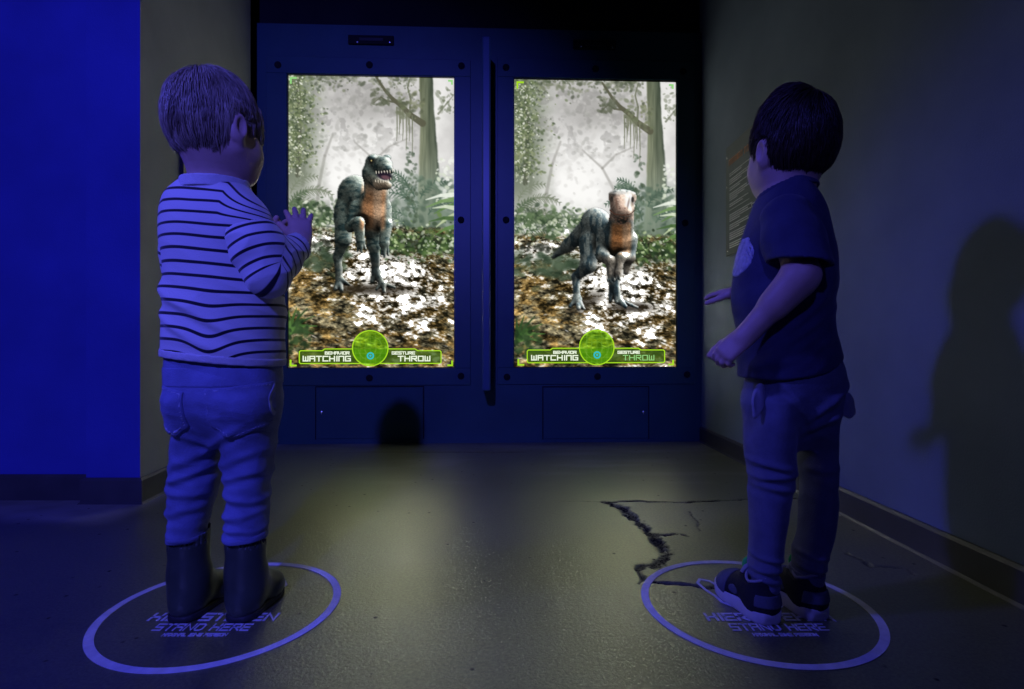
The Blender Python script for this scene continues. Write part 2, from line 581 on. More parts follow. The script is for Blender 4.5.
# ------------------------------------------------------------------ floor, with its cracks pressed into it
def build_floor():
    xs = np.concatenate([np.linspace(-4.2, -2.2, 8, endpoint=False), np.arange(-2.2, -1.0, .02), np.arange(-1.0, .15, .02), np.arange(.15, 1.06, .0045)])
    ys = np.concatenate([np.linspace(-3.4, .7, 12, endpoint=False), np.arange(.7, 1.05, .012), np.arange(1.05, 1.80, .0045), np.arange(1.80, 2.92, .02)])
    X, Y = np.meshgrid(xs, ys, indexing='ij')
    crack = np.zeros_like(X)

    def line(pts, w0, w1, depth=1.0, rough=.5, freq=60, seed=1):
        P2 = [floor_pt(*p)[:2] for p in pts]
        L = len(P2) - 1
        wob = (fbm(X * freq, Y * freq, 0, seed, 3) - .5)
        wx, wy = X + .022 * (fbm(X * 22, Y * 22, 3, seed, 3) - .5), Y + .022 * (fbm(X * 22, Y * 22, 9, seed, 3) - .5)
        best = np.full_like(X, 9.)
        for i in range(L):
            a, b = P2[i], P2[i + 1]; ba = b - a
            t = np.clip(((wx - a[0]) * ba[0] + (wy - a[1]) * ba[1]) / (ba @ ba), 0, 1)
            d = np.hypot(wx - a[0] - t * ba[0], wy - a[1] - t * ba[1])
            w = w0 + (w1 - w0) * (i + t) / L
            best = np.minimum(best, d / (w * (1 + rough * 3.2 * wob)).clip(.0015))
        np.maximum(crack, depth * (1 - sstep(.55, 1.15, best)), out=crack)
    line([(606, 502), (640, 501), (680, 502.5), (712, 501), (760, 499), (800, 498)], .006, .006, 1, .4, 50, 1)
    line([(607, 503), (616, 506), (626, 509)], .020, .014, 1, .6, 60, 2)
    line([(622, 507), (637, 521), (652, 534), (661, 546)], .016, .010, .9, .95, 75, 3)
    line([(655, 536), (668, 553), (662, 562), (655, 568)], .014, .010, .85, .95, 80, 4)
    line([(661, 563), (646, 566), (639, 571)], .009, .006, .9, .7, 60, 5)
    line([(640, 571), (644, 579), (640, 584)], .006, .004, .8, .6, 60, 6)
    line([(652, 582), (672, 583.5), (690, 584), (705, 587), (735, 587)], .0055, .006, 1, .35, 50, 7)
    line([(688, 511), (694, 519), (700, 531)], .0028, .002, .7, .5, 50, 8)
    line([(655, 535), (675, 533), (690, 536)], .008, .003, .7, .9, 70, 9)
    line([(848, 552), (870, 566), (905, 568), (915, 576)], .006, .003, .6, .7, 60, 10)
    line([(560, 501), (606, 502)], .003, .003, .35, .3, 50, 11)
    # chips and pits, scattered
    r2 = np.random.default_rng(5)
    edge = sstep(.42, .6, fbm(X * 38, Y * 38, 0, 77, 3))
    joint = np.exp(-((Y - floor_pt(500, 452)[1] - .012 * X) / .006) ** 2)
    crack = np.maximum(crack, .55 * joint * sstep(.35, .55, fbm(X * 5, Y * 9, 0, 31, 3)))
    # the patch of other concrete beyond the broken edge
    ex = np.interp(Y, [floor_pt(655, 585)[1], floor_pt(664, 560)[1], floor_pt(652, 534)[1], floor_pt(630, 512)[1], floor_pt(607, 502)[1]],
                   [floor_pt(640, 585)[0], floor_pt(664, 560)[0], floor_pt(652, 534)[0], floor_pt(630, 512)[0], floor_pt(607, 502)[0]])
    patch = sstep(0, .01, X - ex) * sstep(floor_pt(0, 585)[1] - .01, floor_pt(0, 585)[1] + .01, Y) * sstep(floor_pt(0, 501)[1] + .01, floor_pt(0, 501)[1] - .01, Y)
    edge_tone = sstep(2.38, 2.62, Y) * .55 + sstep(.70, .93, X) * .35  # greyer, rougher floor towards the screen wall and the right wall
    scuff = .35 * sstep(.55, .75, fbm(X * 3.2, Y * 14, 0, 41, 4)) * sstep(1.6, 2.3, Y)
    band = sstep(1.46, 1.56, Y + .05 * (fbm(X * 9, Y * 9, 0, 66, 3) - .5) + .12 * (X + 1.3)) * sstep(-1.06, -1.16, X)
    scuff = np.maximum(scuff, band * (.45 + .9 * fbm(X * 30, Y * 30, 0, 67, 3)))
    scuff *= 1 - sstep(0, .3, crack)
    Z = -.006 * crack * (.4 + edge)
    wear = np.stack([np.clip(crack * .95 + 0 * edge_tone, 0, 1), np.clip(patch * .75 + edge_tone, 0, 1), np.clip(scuff, 0, 1), np.ones_like(X)], -1)
    nx, ny = X.shape
    i = np.arange(nx * ny).reshape(nx, ny)
    F = np.stack([i[:-1, :-1], i[1:, :-1], i[1:, 1:], i[:-1, 1:]], -1).reshape(-1, 4)
    V = np.stack([X, Y, Z], -1).reshape(-1, 3)
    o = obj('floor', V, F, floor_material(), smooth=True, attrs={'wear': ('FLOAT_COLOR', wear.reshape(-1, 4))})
    return tag(o, kind='structure')


build_floor()


def prism(name, pts, z0, z1, mat, kind='structure'):
    o = MB().poly(pts, z0, z1, axis=2).build(name, mat)
    return tag(o, kind=kind)


H_ROOM = 2.75
YF, YP = 1.727, 1.683                                               # the wall that faces us and its pilaster
wl = prism('wall_left', [(-4.2, YF), (-1.303, YF), (-1.303, YP), (-1.138, YP), (-1.236, 2.6), (-4.2, 2.6)], 0, H_ROOM, M_wall)
wl.data.materials.append(M_blue_wall)                               # the side towards the hall is painted blue
for f_ in wl.data.polygons:
    if f_.normal.y < -.5 or (abs(f_.normal.x) > .9 and f_.center.x < -1.25): f_.material_index = 1
prism('wall_right', [(.95, -3.4), (1.05, -3.4), (1.05, 2.9), (.95, 2.9)], 0, H_ROOM, M_wall_r)
prism('wall_rear', [(-4.2, -3.5), (1.05, -3.5), (1.05, -3.4), (-4.2, -3.4)], 0, H_ROOM, M_dark)
prism('wall_far_left', [(-4.3, -3.5), (-4.2, -3.5), (-4.2, 2.6), (-4.3, 2.6)], 0, H_ROOM, M_dark)
prism('ceiling', [(-4.3, -3.5), (1.05, -3.5), (1.05, 3.0), (-4.3, 3.0)], H_ROOM, H_ROOM + .05, M_dark)


def board(name, pts, h, t=.011):
    """baseboard along a polyline, its face to the room, the top edge rounded over"""
    V, F = [], []
    n = len(pts)
    prof = [(0, .0), (t * 1.5, .0), (t, .006), (t, h - .008), (t * .5, h), (0, h)]
    for i, p in enumerate(pts):
        p = np.array(p, float)
        a = np.array(pts[i]) - np.array(pts[i - 1]) if i else np.array(pts[1]) - np.array(pts[0])
        b = np.array(pts[i + 1]) - np.array(pts[i]) if i < n - 1 else a
        a, b = a / np.linalg.norm(a), b / np.linalg.norm(b)
        na, nb = np.array([a[1], -a[0]]), np.array([b[1], -b[0]])
        nn = na + nb; nn /= np.linalg.norm(nn); k = 1 / max(.4, nn @ na)
        for u, z in prof: V.append((*(p + nn * u * k), z))
    m = len(prof)
    for i in range(n - 1):
        for k in range(m):
            F.append((i * m + k, (i + 1) * m + k, (i + 1) * m + (k + 1) % m, i * m + (k + 1) % m))
    F += [tuple(range(m)), tuple(range((n - 1) * m + m - 1, (n - 1) * m - 1, -1))]
    mb = MB(); mb.V, mb.F = V, F
    return tag(mb.build(name, M_base), kind='structure')


board('baseboard_left', [(-4.2, YF), (-1.303, YF), (-1.303, YP), (-1.138, YP), (-1.236, 2.6)], .078)
board('baseboard_right', [(.95, 2.9), (.95, -3.4)], .075)

# ------------------------------------------------------------------ the wall that holds the screens
TILT = .0393
A_P = 2.718
ang = math.atan(TILT)
EX, EY = np.array([math.cos(ang), math.sin(ang), 0]), np.array([-math.sin(ang), math.cos(ang), 0])
PM = (np.stack([EX, EY, [0, 0, 1]], 1), np.array([0, A_P, 0]))      # local (along, into, up) -> world


def pl(px, py, d=0.0):
    """photo pixel -> (along, up) on the screen wall, d in front (negative) of it"""
    u, v = (px - CX) / F_PX, (CY - py) / F_PX
    a = A_P + d / math.cos(ang)
    y = a / (1 - TILT * u)
    q = np.array([u * y, y - A_P, 0])
    return q @ EX, CAM_Z + v * y


def plw(s, h, d=0.0):
    return PM[0] @ np.array([s, d, h]) + PM[1]


S_L, S_R = pl(257, 300)[0], pl(704, 300)[0] + .06
H_TOP = pl(480, 28)[1]
# the body of the wall, cut out where the screens sit
SCR = []
for (x0, x1, y0, y1) in ((288, 454, 74.5, 367.2), (514.3, 676.2, 78.4, 366.6)):
    (a, t), (b, u) = pl(x0, y0), pl(x1, y1)
    SCR.append((a, b, u, t))
wb = MB(PM)
cuts = [S_L] + [v for s in SCR for v in s[:2]] + [S_R]
lo_h, hi_h = min(s[2] for s in SCR), max(s[3] for s in SCR)
wb.box((S_L, 0, 0), (S_R, .12, lo_h)); wb.box((S_L, 0, hi_h), (S_R, .12, H_TOP))
for i in (0, 2, 4): wb.box((cuts[i], 0, lo_h), (cuts[i + 1], .12, hi_h))
tag(wb.build('wall_back', M_panel), kind='structure')
bk = MB(PM).box((-2.2, .14, 0), (1.6, .2, H_ROOM))
bk.box((S_L - .0, .03, H_TOP + .001), (S_R + .02, .13, H_ROOM))
tag(bk.build('wall_back_recess', M_dark), kind='structure')
# ------------------------------------------------------------------ frames, bolts, fin, covers, hatches
def bolt_mesh(parent, s, h, d, r=.0165):
    o = MB(PM).disc((s, h), r, d, d - .004, 20, 1, -.003).build('bolt', M_bolt, parent, smooth=False)
    return o


def plate_frame(sc, outer, bolts, label):
    a, b, u, t = sc
    (o0, ot), (o1, ob) = pl(outer[0], outer[2], -.006), pl(outer[1], outer[3], -.006)
    root = empty('display_screen', plw((o0 + o1) / 2, ob))
    tag(root, label, 'screen', 'upright display screens in the blue wall')
    g = .004
    m = MB(PM); d0, d1 = -.007, .0
    m.bbox((o0, d0, ob), (o1, d1, u - g), .0015); m.bbox((o0, d0, t + g), (o1, d1, ot), .0015)
    m.bbox((o0, d0, u - g), (a - g, d1, t + g), .0015); m.bbox((b + g, d0, u - g), (o1, d1, t + g), .0015)
    fr = m.build('frame', M_panel, root)
    for px, py in bolts:
        s, h = pl(px, py, -.007)
        bolt_mesh(fr, s, h, -.007)
    return root


ROOT0 = plate_frame(SCR[0], (266, 470.5, 56, 385), [(278, 65), (369.5, 65), (461.5, 66), (277, 220), (461, 220), (277, 378), (369.5, 378), (461, 376)],
            'tall lit screen in a bolted blue frame showing an open-mouthed dinosaur in misty jungle')
ROOT1 = plate_frame(SCR[1], (497.5, 695, 58, 384), [(506, 67.5), (595.5, 69), (683, 71.5), (506, 220), (685, 223), (507, 377), (597.5, 376.5), (690 - 3, 374.5)],
            'tall lit screen in a bolted blue frame showing a closed-mouthed dinosaur facing out')

# privacy fin between the two screens
s0, s1 = pl(482, 300, -.2)[0], pl(490.5, 300, -.2)[0]
ht, hb = pl(486, 35.5, -.2)[1], pl(486, 391, -.2)[1]
fin = MB(PM).bbox((s0, -.2, hb), (s1, 0, ht), .006).build('divider_fin', M_fin, None, plw((s0 + s1) / 2, hb))
tag(fin, 'narrow blue upright fin standing out from the wall between the two screens', 'divider')

for x0, x1, y0, y1, scr, lab in ((348.5, 394, 35.8, 45.8, [(357.3, 42), (389.8, 42.2)], 'black sensor cover with two bright screws above the open-mouthed dinosaur'),
                                 (573, 615.5, 40.5, 50.5, [(581, 46.5), (612, 47.2)], 'black sensor cover with two bright screws above the closed-mouthed dinosaur')):
    (a, t), (b, u) = pl(x0, y0), pl(x1, y1)
    r = empty('sensor_cover', plw((a + b) / 2, u)); tag(r, lab, 'cover', 'sensor covers above the screens')
    MB(PM).bbox((a, -.012, u), (b, 0, t), .003).build('plate', M_dark, r)
    MB(PM).bbox((a + .055, -.0145, u + .014), (b - .05, -.0115, t - .014), .001).build('lens_window', M_bezel, r)
    for px, py in scr:
        s, h = pl(px, py, -.012)
        MB(PM).disc((s, h), .0052, -.0115, -.0135, 14, 1, -.0015).build('screw', M_screw, r)

for x0, x1, y0, y1, lx, lab in ((316.5, 423, 387.5, 438, 321.5, 'blue access hatch in the wall below the open-mouthed dinosaur'),
                                (543.5, 648, 387.5, 438, 643.5, 'blue access hatch in the wall below the closed-mouthed dinosaur')):
    (a, t), (b, u) = pl(x0, y0), pl(x1, y1)
    r = empty('access_hatch', plw((a + b) / 2, u)); tag(r, lab, 'hatch', 'access hatches below the screens')
    MB(PM).bbox((a, -.005, u), (b, .0, t), .0012).build('hatch_door', M_panel, r)
    MB(PM).box((a - .006, -.0012, u - .004), (a - .001, 0, t + .004)).box((b + .001, -.0012, u - .004), (b + .006, 0, t + .004)).box((a - .006, -.0012, t + .001), (b + .006, 0, t + .006)).build('gap', M_dark, r)
    s, h = pl(lx, 412, -.005)
    MB(PM).disc((s, h), .005, -.005, -.008, 14, 1, -.001).bbox((s - .0025, -.009, h - .011), (s + .0025, -.006, h + .002), .0008).build('latch', M_screw, r)

# ------------------------------------------------------------------ the moving pictures, painted cell by cell
class Canvas:
    """w x h photo pixels at K cells each; v runs down"""
    def __init__(self, w, h, K):
        self.w, self.h, self.K = w, h, K
        self.nx, self.ny = int(round(w * K)) + 1, int(round(h * K)) + 1
        self.X, self.Y = np.meshgrid(np.linspace(0, w, self.nx), np.linspace(0, h, self.ny), indexing='ij')
        self.C = np.zeros((self.nx, self.ny, 3))

    def mix(self, col, a):
        a = np.clip(a, 0, 1)[..., None]
        self.C = self.C * (1 - a) + np.asarray(col, float) * a

    def win(self, x0, x1, y0, y1):
        fx, fy = (self.nx - 1) / self.w, (self.ny - 1) / self.h
        i0, i1 = max(0, int(x0 * fx)), min(self.nx, int(x1 * fx) + 2)
        j0, j1 = max(0, int(y0 * fy)), min(self.ny, int(y1 * fy) + 2)
        return slice(i0, max(i0, i1)), slice(j0, max(j0, j1))

    def stroke(self, pts, w0, w1, col, a=1.0, soft=.6):
        n = len(pts) - 1
        for i in range(n):
            p, q = np.array(pts[i], float), np.array(pts[i + 1], float)
            m = max(w0, w1) + soft + 1
            s = self.win(min(p[0], q[0]) - m, max(p[0], q[0]) + m, min(p[1], q[1]) - m, max(p[1], q[1]) + m)
            X, Y = self.X[s], self.Y[s]
            if not X.size: continue
            d = q - p
            t = np.clip(((X - p[0]) * d[0] + (Y - p[1]) * d[1]) / (d @ d + 1e-9), 0, 1)
            w = (w0 + (w1 - w0) * (i + t) / n) / 2
            al = a * (1 - sstep(w - soft / 2, w + soft / 2, np.hypot(X - p[0] - t * d[0], Y - p[1] - t * d[1])))
            self.C[s] = self.C[s] * (1 - al[..., None]) + np.asarray(col, float) * al[..., None]

    def blob(self, x, y, rx, ry, col, a=1.0, soft=.5, rot=0.0):
        m = max(rx, ry) * 1.3 + 1
        s = self.win(x - m, x + m, y - m, y + m)
        X, Y = self.X[s] - x, self.Y[s] - y
        if not X.size: return
        c, sn = math.cos(rot), math.sin(rot)
        d = np.hypot((c * X + sn * Y) / rx, (-sn * X + c * Y) / ry)
        al = a * (1 - sstep(1 - soft, 1 + soft, d))
        self.C[s] = self.C[s] * (1 - al[..., None]) + np.asarray(col, float) * al[..., None]

    def scatter(self, n, xf, yf, r0, r1, cols, a, r, asp=2.0, rot=(-1.2, 1.2)):
        for _ in range(n):
            x, y = xf(r), yf(r)
            s = r.uniform(r0, r1)
            self.blob(x, y, s * r.uniform(.7, asp), s, cols[r.integers(len(cols))], a * r.uniform(.5, 1), .45, r.uniform(*rot))

    def frond(self, x, y, ang0, L, droop, col, a, w=1.0, n=9, leaf=7.0):
        """palm frond: an arched rib with leaflets hanging from both sides"""
        pts = []; px, py, an = x, y, ang0
        for i in range(n + 1):
            pts.append((px, py)); px += math.cos(an) * L / n; py += math.sin(an) * L / n; an += droop / n
        self.stroke(pts, w, w * .5, col, a)
        for i in range(1, n + 1):
            dx, dy = pts[i][0] - pts[i - 1][0], pts[i][1] - pts[i - 1][1]
            th = math.atan2(dy, dx)
            ll = leaf * math.sin(math.pi * (i + 1.5) / (n + 3))
            for sg in (-1, 1):
                t2 = th + sg * .9
                ex, ey = pts[i][0] + math.cos(t2) * ll, pts[i][1] + math.sin(t2) * ll + .25 * ll
                self.stroke([pts[i], ((pts[i][0] + ex) / 2, (pts[i][1] + ey) / 2 - .1 * ll), (ex, ey)], w * 1.3, .4, col, a * .9)


def jungle(cv, dx, dy, seed):
    """a misty clearing; dx, dy shift the camera of the scene"""
    r = np.random.default_rng(seed)
    X, Y = cv.X - dx, cv.Y - dy
    W, H = cv.w, cv.h
    n1 = fbm(X / 26, Y / 26, 0, 3, 5); n2 = fbm(X / 9, Y / 9, 0, 8, 4); n3 = fbm(X / 3.2, Y / 3.2, 0, 12, 3)
    g = 200 + 60 * (n1 - .5)
    cv.C[:] = np.stack([g + 2, g, g - 2], -1)
    for x, y, rx, ry, a in ((62, 105, 34, 40, 1.0), (96, 62, 20, 16, .8), (75, 85, 30, 22, .6), (40, 62, 16, 14, .5), (150, 40, 12, 46, .7), (30, 158, 26, 12, .9), (112, 95, 20, 20, .35)):
        d = np.hypot((X - x) / rx, (Y - y) / ry)
        cv.mix((252, 251, 248), a * np.exp(-d ** 2 * .9) * (.62 + 1.0 * n2))
    cv.mix((150, 148, 146), .55 * sstep(.52, .66, n2) * sstep(100, 40, Y) * sstep(150, 120, X) * (1 - .8 * np.exp(-(np.hypot((X - 62) / 26, (Y - 100) / 26)) ** 2)))
    cv.mix((158, 156, 152), .5 * np.exp(-(np.hypot((X - 78) / 34, (Y - 26) / 22)) ** 2))
    # ghost trees in the mist
    for (p, w) in (([(27, 150), (30, 110), (36, 80), (44, 58)], 4), ([(100, 110), (86, 84), (66, 66)], 3), ([(86, 84), (100, 70), (118, 62)], 2.5), ([(14, 110), (17, 60), (12, 20)], 3.5)):
        cv.stroke([(a + dx, b + dy) for a, b in p], w, w * .5, (158, 156, 150), .6, 2)
    cv.scatter(130, lambda q: q.normal(62, 30) + dx, lambda q: q.normal(84, 26) + dy, .8, 2.6, [(200, 198, 194), (212, 210, 206), (188, 186, 182)], .4, r)
    cv.scatter(240, lambda q: q.uniform(30, 130) + dx, lambda q: q.uniform(4, 75) + dy, .8, 2.4, [(160, 160, 154), (150, 150, 145), (212, 210, 206)], .45, r)
    # leaves of the near tree at the side, and the canopy above
    lx = lambda q: abs(q.normal(0, 14)) + dx - 1
    cv.mix((104, 116, 92), .8 * sstep(44, 6, X + 14 * (n2 - .5)) * sstep(150, 90, Y))
    cv.stroke([(9 + dx, -2), (11 + dx, 40 + dy), (9 + dx, 100 + dy)], 4, 5, (84, 88, 72), .75, 1.4)
    cv.scatter(800, lx, lambda q: q.uniform(-3, 92) + dy, .5, 1.5, [(86, 100, 70), (106, 120, 84), (128, 140, 102), (72, 84, 64), (150, 158, 122)], .85, r)
    cv.scatter(220, lx, lambda q: q.uniform(-3, 100) + dy, .35, 1.0, [(226, 230, 208), (205, 212, 180), (240, 240, 230)], .85, r)
    cv.scatter(260, lambda q: q.uniform(20, 128) + dx, lambda q: abs(q.normal(0, 8)) + dy - 6, .7, 1.9, [(96, 104, 84), (120, 126, 104), (140, 144, 124), (84, 90, 76)], .8, r)
    # palms at the side
    for (x, y, a, L, dr) in ((6, 128, -1.0, 40, 1.5), (4, 122, -.65, 42, 1.3), (10, 132, -.35, 36, 1.2), (2, 118, -1.25, 34, 1.5), (12, 140, -.8, 36, 1.7), (-4, 130, -.5, 34, 1.0)):
        cv.frond(x + dx, y + dy, a, L, dr, (128, 136, 116), .8, 1.3)
    for (x, y, a, L, dr) in ((2, 150, -1.15, 34, 1.6), (-2, 142, -.9, 30, 1.3), (8, 152, -.7, 30, 1.5), (0, 136, -1.4, 28, 1.2)):
        cv.frond(x + dx, y + dy, a, L, dr, (96, 112, 88), .9, 1.5)
    # the big trunk
    cxr = np.interp(Y, [-10, 40, 90, 130, 170], [137, 139, 140.5, 141, 141]); hw = np.interp(Y, [-10, 30, 60, 100, 130, 170], [7, 7.2, 8.5, 10.5, 13, 17])
    e = (X - cxr) / hw
    streak = fbm(X / 2.2, Y / 30, 0, 21, 3)
    hz = 30 * sstep(30, 120, Y); tr = np.stack([92 + hz + 60 * (streak - .5) - 26 * e, 100 + hz + 58 * (streak - .5) - 24 * e, 80 + hz + 50 * (streak - .5) - 18 * e], -1)
    al = (1 - sstep(.86, 1.1, np.abs(e) + .18 * (n2 - .5)))[..., None] * .96
    cv.C = cv.C * (1 - al) + tr * al
    cv.mix((132, 150, 138), .38 * (1 - sstep(.8, 1.3, np.abs(e))) * sstep(70, 150, Y))
    br = (92, 92, 74)
    cv.stroke([(x + dx, y + dy) for x, y in ((134, 46), (122, 38), (112, 28), (104, 22), (96, 13), (86, -2))], 7, 2, br, .95, 1)
    cv.stroke([(x + dx, y + dy) for x, y in ((108, 25), (98, 24), (92, 20), (85, 26))], 2.4, .8, br, .9, .8)
    cv.stroke([(x + dx, y + dy) for x, y in ((121, 36), (122, 22), (119, 10), (122, -2))], 2.2, 1.2, (112, 116, 96), .85, .8)
    cv.stroke([(x + dx, y + dy) for x, y in ((150, 36), (158, 26), (166, 16))], 2.2, .8, (126, 130, 112), .8, .8)
    cv.scatter(60, lambda q: q.uniform(82, 100) + dx, lambda q: q.uniform(12, 28) + dy, .7, 1.8, [(92, 98, 80), (110, 114, 96)], .8, r)
    cv.scatter(70, lambda q: q.uniform(108, 136) + dx, lambda q: q.normal(28, 7) + dy, .8, 2, [(110, 118, 90), (134, 138, 110), (90, 96, 76)], .8, r)
    cv.scatter(40, lambda q: q.uniform(148, 166) + dx, lambda q: q.normal(24, 9) + dy, .7, 1.8, [(130, 136, 116), (112, 120, 98)], .75, r)
    for x, L in ((108, 34), (110.5, 26), (114, 30), (117.5, 38), (120.5, 27), (123.5, 42), (111.8, 14), (119, 18)):
        y0 = 30 + (x - 108) * .55
        cv.stroke([(x + dx, y0 + dy), (x + dx + .5, y0 + L * .6 + dy), (x + dx, y0 + L + dy)], 1.5, .6, (116, 120, 98), .85, .7)
    # greenery behind on the other side
    cv.mix((112, 132, 116), .62 * sstep(92, 122, X + 20 * (n2 - .5)) * sstep(84, 128, Y) * (1 - .45 * (1 - sstep(.7, 1.1, np.abs(e)))))
    for (x, y, a, L, dr) in ((122, 126, -2.3, 36, -1.5), (126, 120, -2.0, 34, -1.3), (118, 140, -2.6, 34, -1.3), (132, 122, -1.2, 32, 1.3), (126, 136, -1.8, 36, -1.0), (140, 138, -1.0, 30, 1.3), (120, 112, -1.9, 26, -1.1), (116, 150, -2.2, 26, -1.2)):
        cv.frond(x + dx, y + dy, a, L, dr, (84, 106, 90), .85, 1.5)
    cv.scatter(150, lambda q: q.uniform(100, 166) + dx, lambda q: q.uniform(100, 160) + dy, 1, 3.2, [(86, 106, 90), (104, 124, 106), (70, 90, 76), (122, 140, 122)], .7, r)
    cv.scatter(60, lambda q: q.uniform(118, 128) + dx, lambda q: q.uniform(70, 150) + dy, .8, 2, [(74, 90, 72), (92, 110, 88)], .8, r)
    cv.scatter(46, lambda q: q.uniform(148, 167) + dx, lambda q: q.uniform(80, 128) + dy, .8, 2.1, [(240, 242, 234), (220, 228, 206)], .9, r)
    # ground
    gy = 152 + dy + 5 * (fbm(cv.X / 14, cv.X * 0, 0, 5, 3) - .5)
    G = sstep(gy - 3, gy + 3, cv.Y)
    ds = 1 + np.clip((Y - 150) / 90, 0, 2)                          # litter grows towards us
    xc = .60 * (X - 83) / ds; yl = 60 * np.log(ds); l1 = fbm(xc / 4.0 + .3 * n2, yl / 2.0, 0, 51, 5, .66); l2 = fbm(xc / 1.9, yl / 1.1, 4, 57, 4, .65); big = fbm(X / 34, Y / 16, 0, 61, 3)
    sun = np.exp(-(np.hypot((X - 88) / 58, (Y - 194) / 34)) ** 2 * 1.0) + .9 * np.exp(-(np.hypot((X - 24) / 28, (Y - 168) / 10)) ** 2) + .55 * np.exp(-(np.hypot((X - 138) / 34, (Y - 236) / 50)) ** 2) + .42 * np.exp(-(np.hypot((X - 92) / 24, (Y - 236) / 30)) ** 2) + .3 * (big - .4)
    sun -= .5 * np.exp(-(np.hypot((X - 20) / 26, (Y - 250) / 34)) ** 2)
    l3 = fbm(xc / .9, yl / .55, 9, 63, 3, .6)
    b = np.clip(.20 + .8 * (l1 - .5) + 1.1 * (l2 - .5) + .5 * (l3 - .5) + .16 * big, 0, 1)
    warm = sstep(.35, .65, fbm(X / 9, Y / 5, 2, 71, 3))[..., None]
    brown = np.stack([22 + 300 * b, 22 + 276 * b, 16 + 216 * b], -1) * (1 - warm) + np.stack([30 + 320 * b, 24 + 262 * b, 10 + 165 * b], -1) * warm
    lit = sstep(.42, .80, sun * .78 + (l1 - .5) * 1.7 + (l2 - .5) * 1.6 + (l3 - .5) * .8)
    wl_ = np.clip(206 + 90 * (l3 - .35) + 90 * (l2 - .4), 150, 262); white = np.stack([wl_, wl_ * .985, wl_ * .955], -1)
    gc = brown * (1 - lit[..., None]) + white * lit[..., None]
    cv.C = cv.C * (1 - G[..., None]) + gc * G[..., None]
    def litter(n, cols, a, k):
        for _ in range(n):
            y = 150 + 145 * r.random() ** 1.1; sz = k * (.5 + (y - 150) / 110) * r.uniform(.5, 1.2)
            cv.blob(r.uniform(-2, W + 2) + dx, y + dy, sz * r.uniform(1.2, 2.8), sz * .55, cols[r.integers(len(cols))], a * r.uniform(.5, 1), .5, r.uniform(-.5, .5))
    litter(520, [(46, 38, 26), (70, 56, 36), (28, 28, 20), (96, 78, 52)], .85, .8)
    litter(170, [(196, 176, 140), (232, 224, 206), (150, 118, 72), (250, 248, 240)], .85, .75)
    # low growth at the edge of the clearing
    cv.mix((58, 74, 54), .75 * sstep(.44, .6, n2) * np.exp(-((Y - 140) / 12) ** 2) * sstep(95, 55, X))
    cv.scatter(240, lambda q: q.uniform(-2, 70) + dx, lambda q: q.normal(140, 8) + dy, .8, 2.6, [(70, 92, 62), (92, 114, 80), (50, 68, 48), (112, 132, 96)], .85, r)
    cv.scatter(110, lambda q: q.uniform(-2, 70) + dx, lambda q: q.normal(144, 9) + dy, .5, 1.5, [(235, 238, 222), (206, 214, 184)], .85, r)
    cv.scatter(70, lambda q: q.uniform(-2, 60) + dx, lambda q: q.normal(182, 7) + dy, 1.5, 4.5, [(64, 82, 62), (44, 60, 44), (88, 104, 82)], .75, r, 2.4, (-.4, .4))
    cv.mix((40, 52, 36), .85 * sstep(84, 112, X + 16 * (n2 - .5)) * np.exp(-((Y - 168) / 12) ** 2))
    cv.scatter(300, lambda q: q.uniform(88, 167) + dx, lambda q: q.normal(167, 8) + dy, .7, 2.4, [(62, 86, 46), (84, 112, 62), (36, 50, 32), (108, 134, 78), (48, 70, 44)], .9, r)
    cv.scatter(90, lambda q: q.uniform(88, 167) + dx, lambda q: q.normal(163, 9) + dy, .5, 1.5, [(230, 236, 214), (196, 212, 160)], .85, r)
    cv.scatter(16, lambda q: q.uniform(5, 40) + dx, lambda q: q.normal(166, 5) + dy, 1.2, 2.6, [(52, 56, 48)], .9, r, 1.6, (-.2, .2))
    # broad bright leaves at the side
    for (x, y, a, L, col) in ((168, 118, 2.85, 32, (236, 242, 228)), (168, 128, 2.6, 26, (96, 130, 74)), (169, 122, 2.75, 34, (120, 152, 96)), (168, 138, 2.45, 26, (196, 210, 168)), (170, 142, 2.9, 30, (74, 104, 60)), (168, 150, 2.6, 24, (100, 136, 76)), (170, 132, 3.0, 26, (216, 226, 200))):
        ex, ey = x + math.cos(a) * L + dx, y + math.sin(a) * L + dy - 4
        cv.stroke([(x + dx, y + dy), ((x + dx + ex) / 2, (y + dy + ey) / 2 - 2), (ex, ey)], 5.5, .8, col, .92, 1)
    # plant in the near corner
    for (a, L) in ((-1.3, 26), (-.95, 30), (-.6, 30), (-.25, 28), (.05, 24), (-1.6, 22), (-.42, 20), (-.8, 20)):
        ex, ey = 1 + math.cos(a) * L + dx, 258 + math.sin(a) * L + dy
        cv.stroke([(1 + dx, 258 + dy), ((1 + dx + ex) / 2, (258 + dy + ey) / 2 - 3), (ex, ey)], 4.5, .8, ((64, 98, 48), (48, 78, 42), (88, 126, 64))[r.integers(3)], .92, 1)
    cv.scatter(60, lambda q: q.uniform(-2, 24) + dx, lambda q: q.normal(262, 10) + dy, 1, 3, [(28, 46, 28), (40, 62, 36), (60, 84, 50)], .85, r)


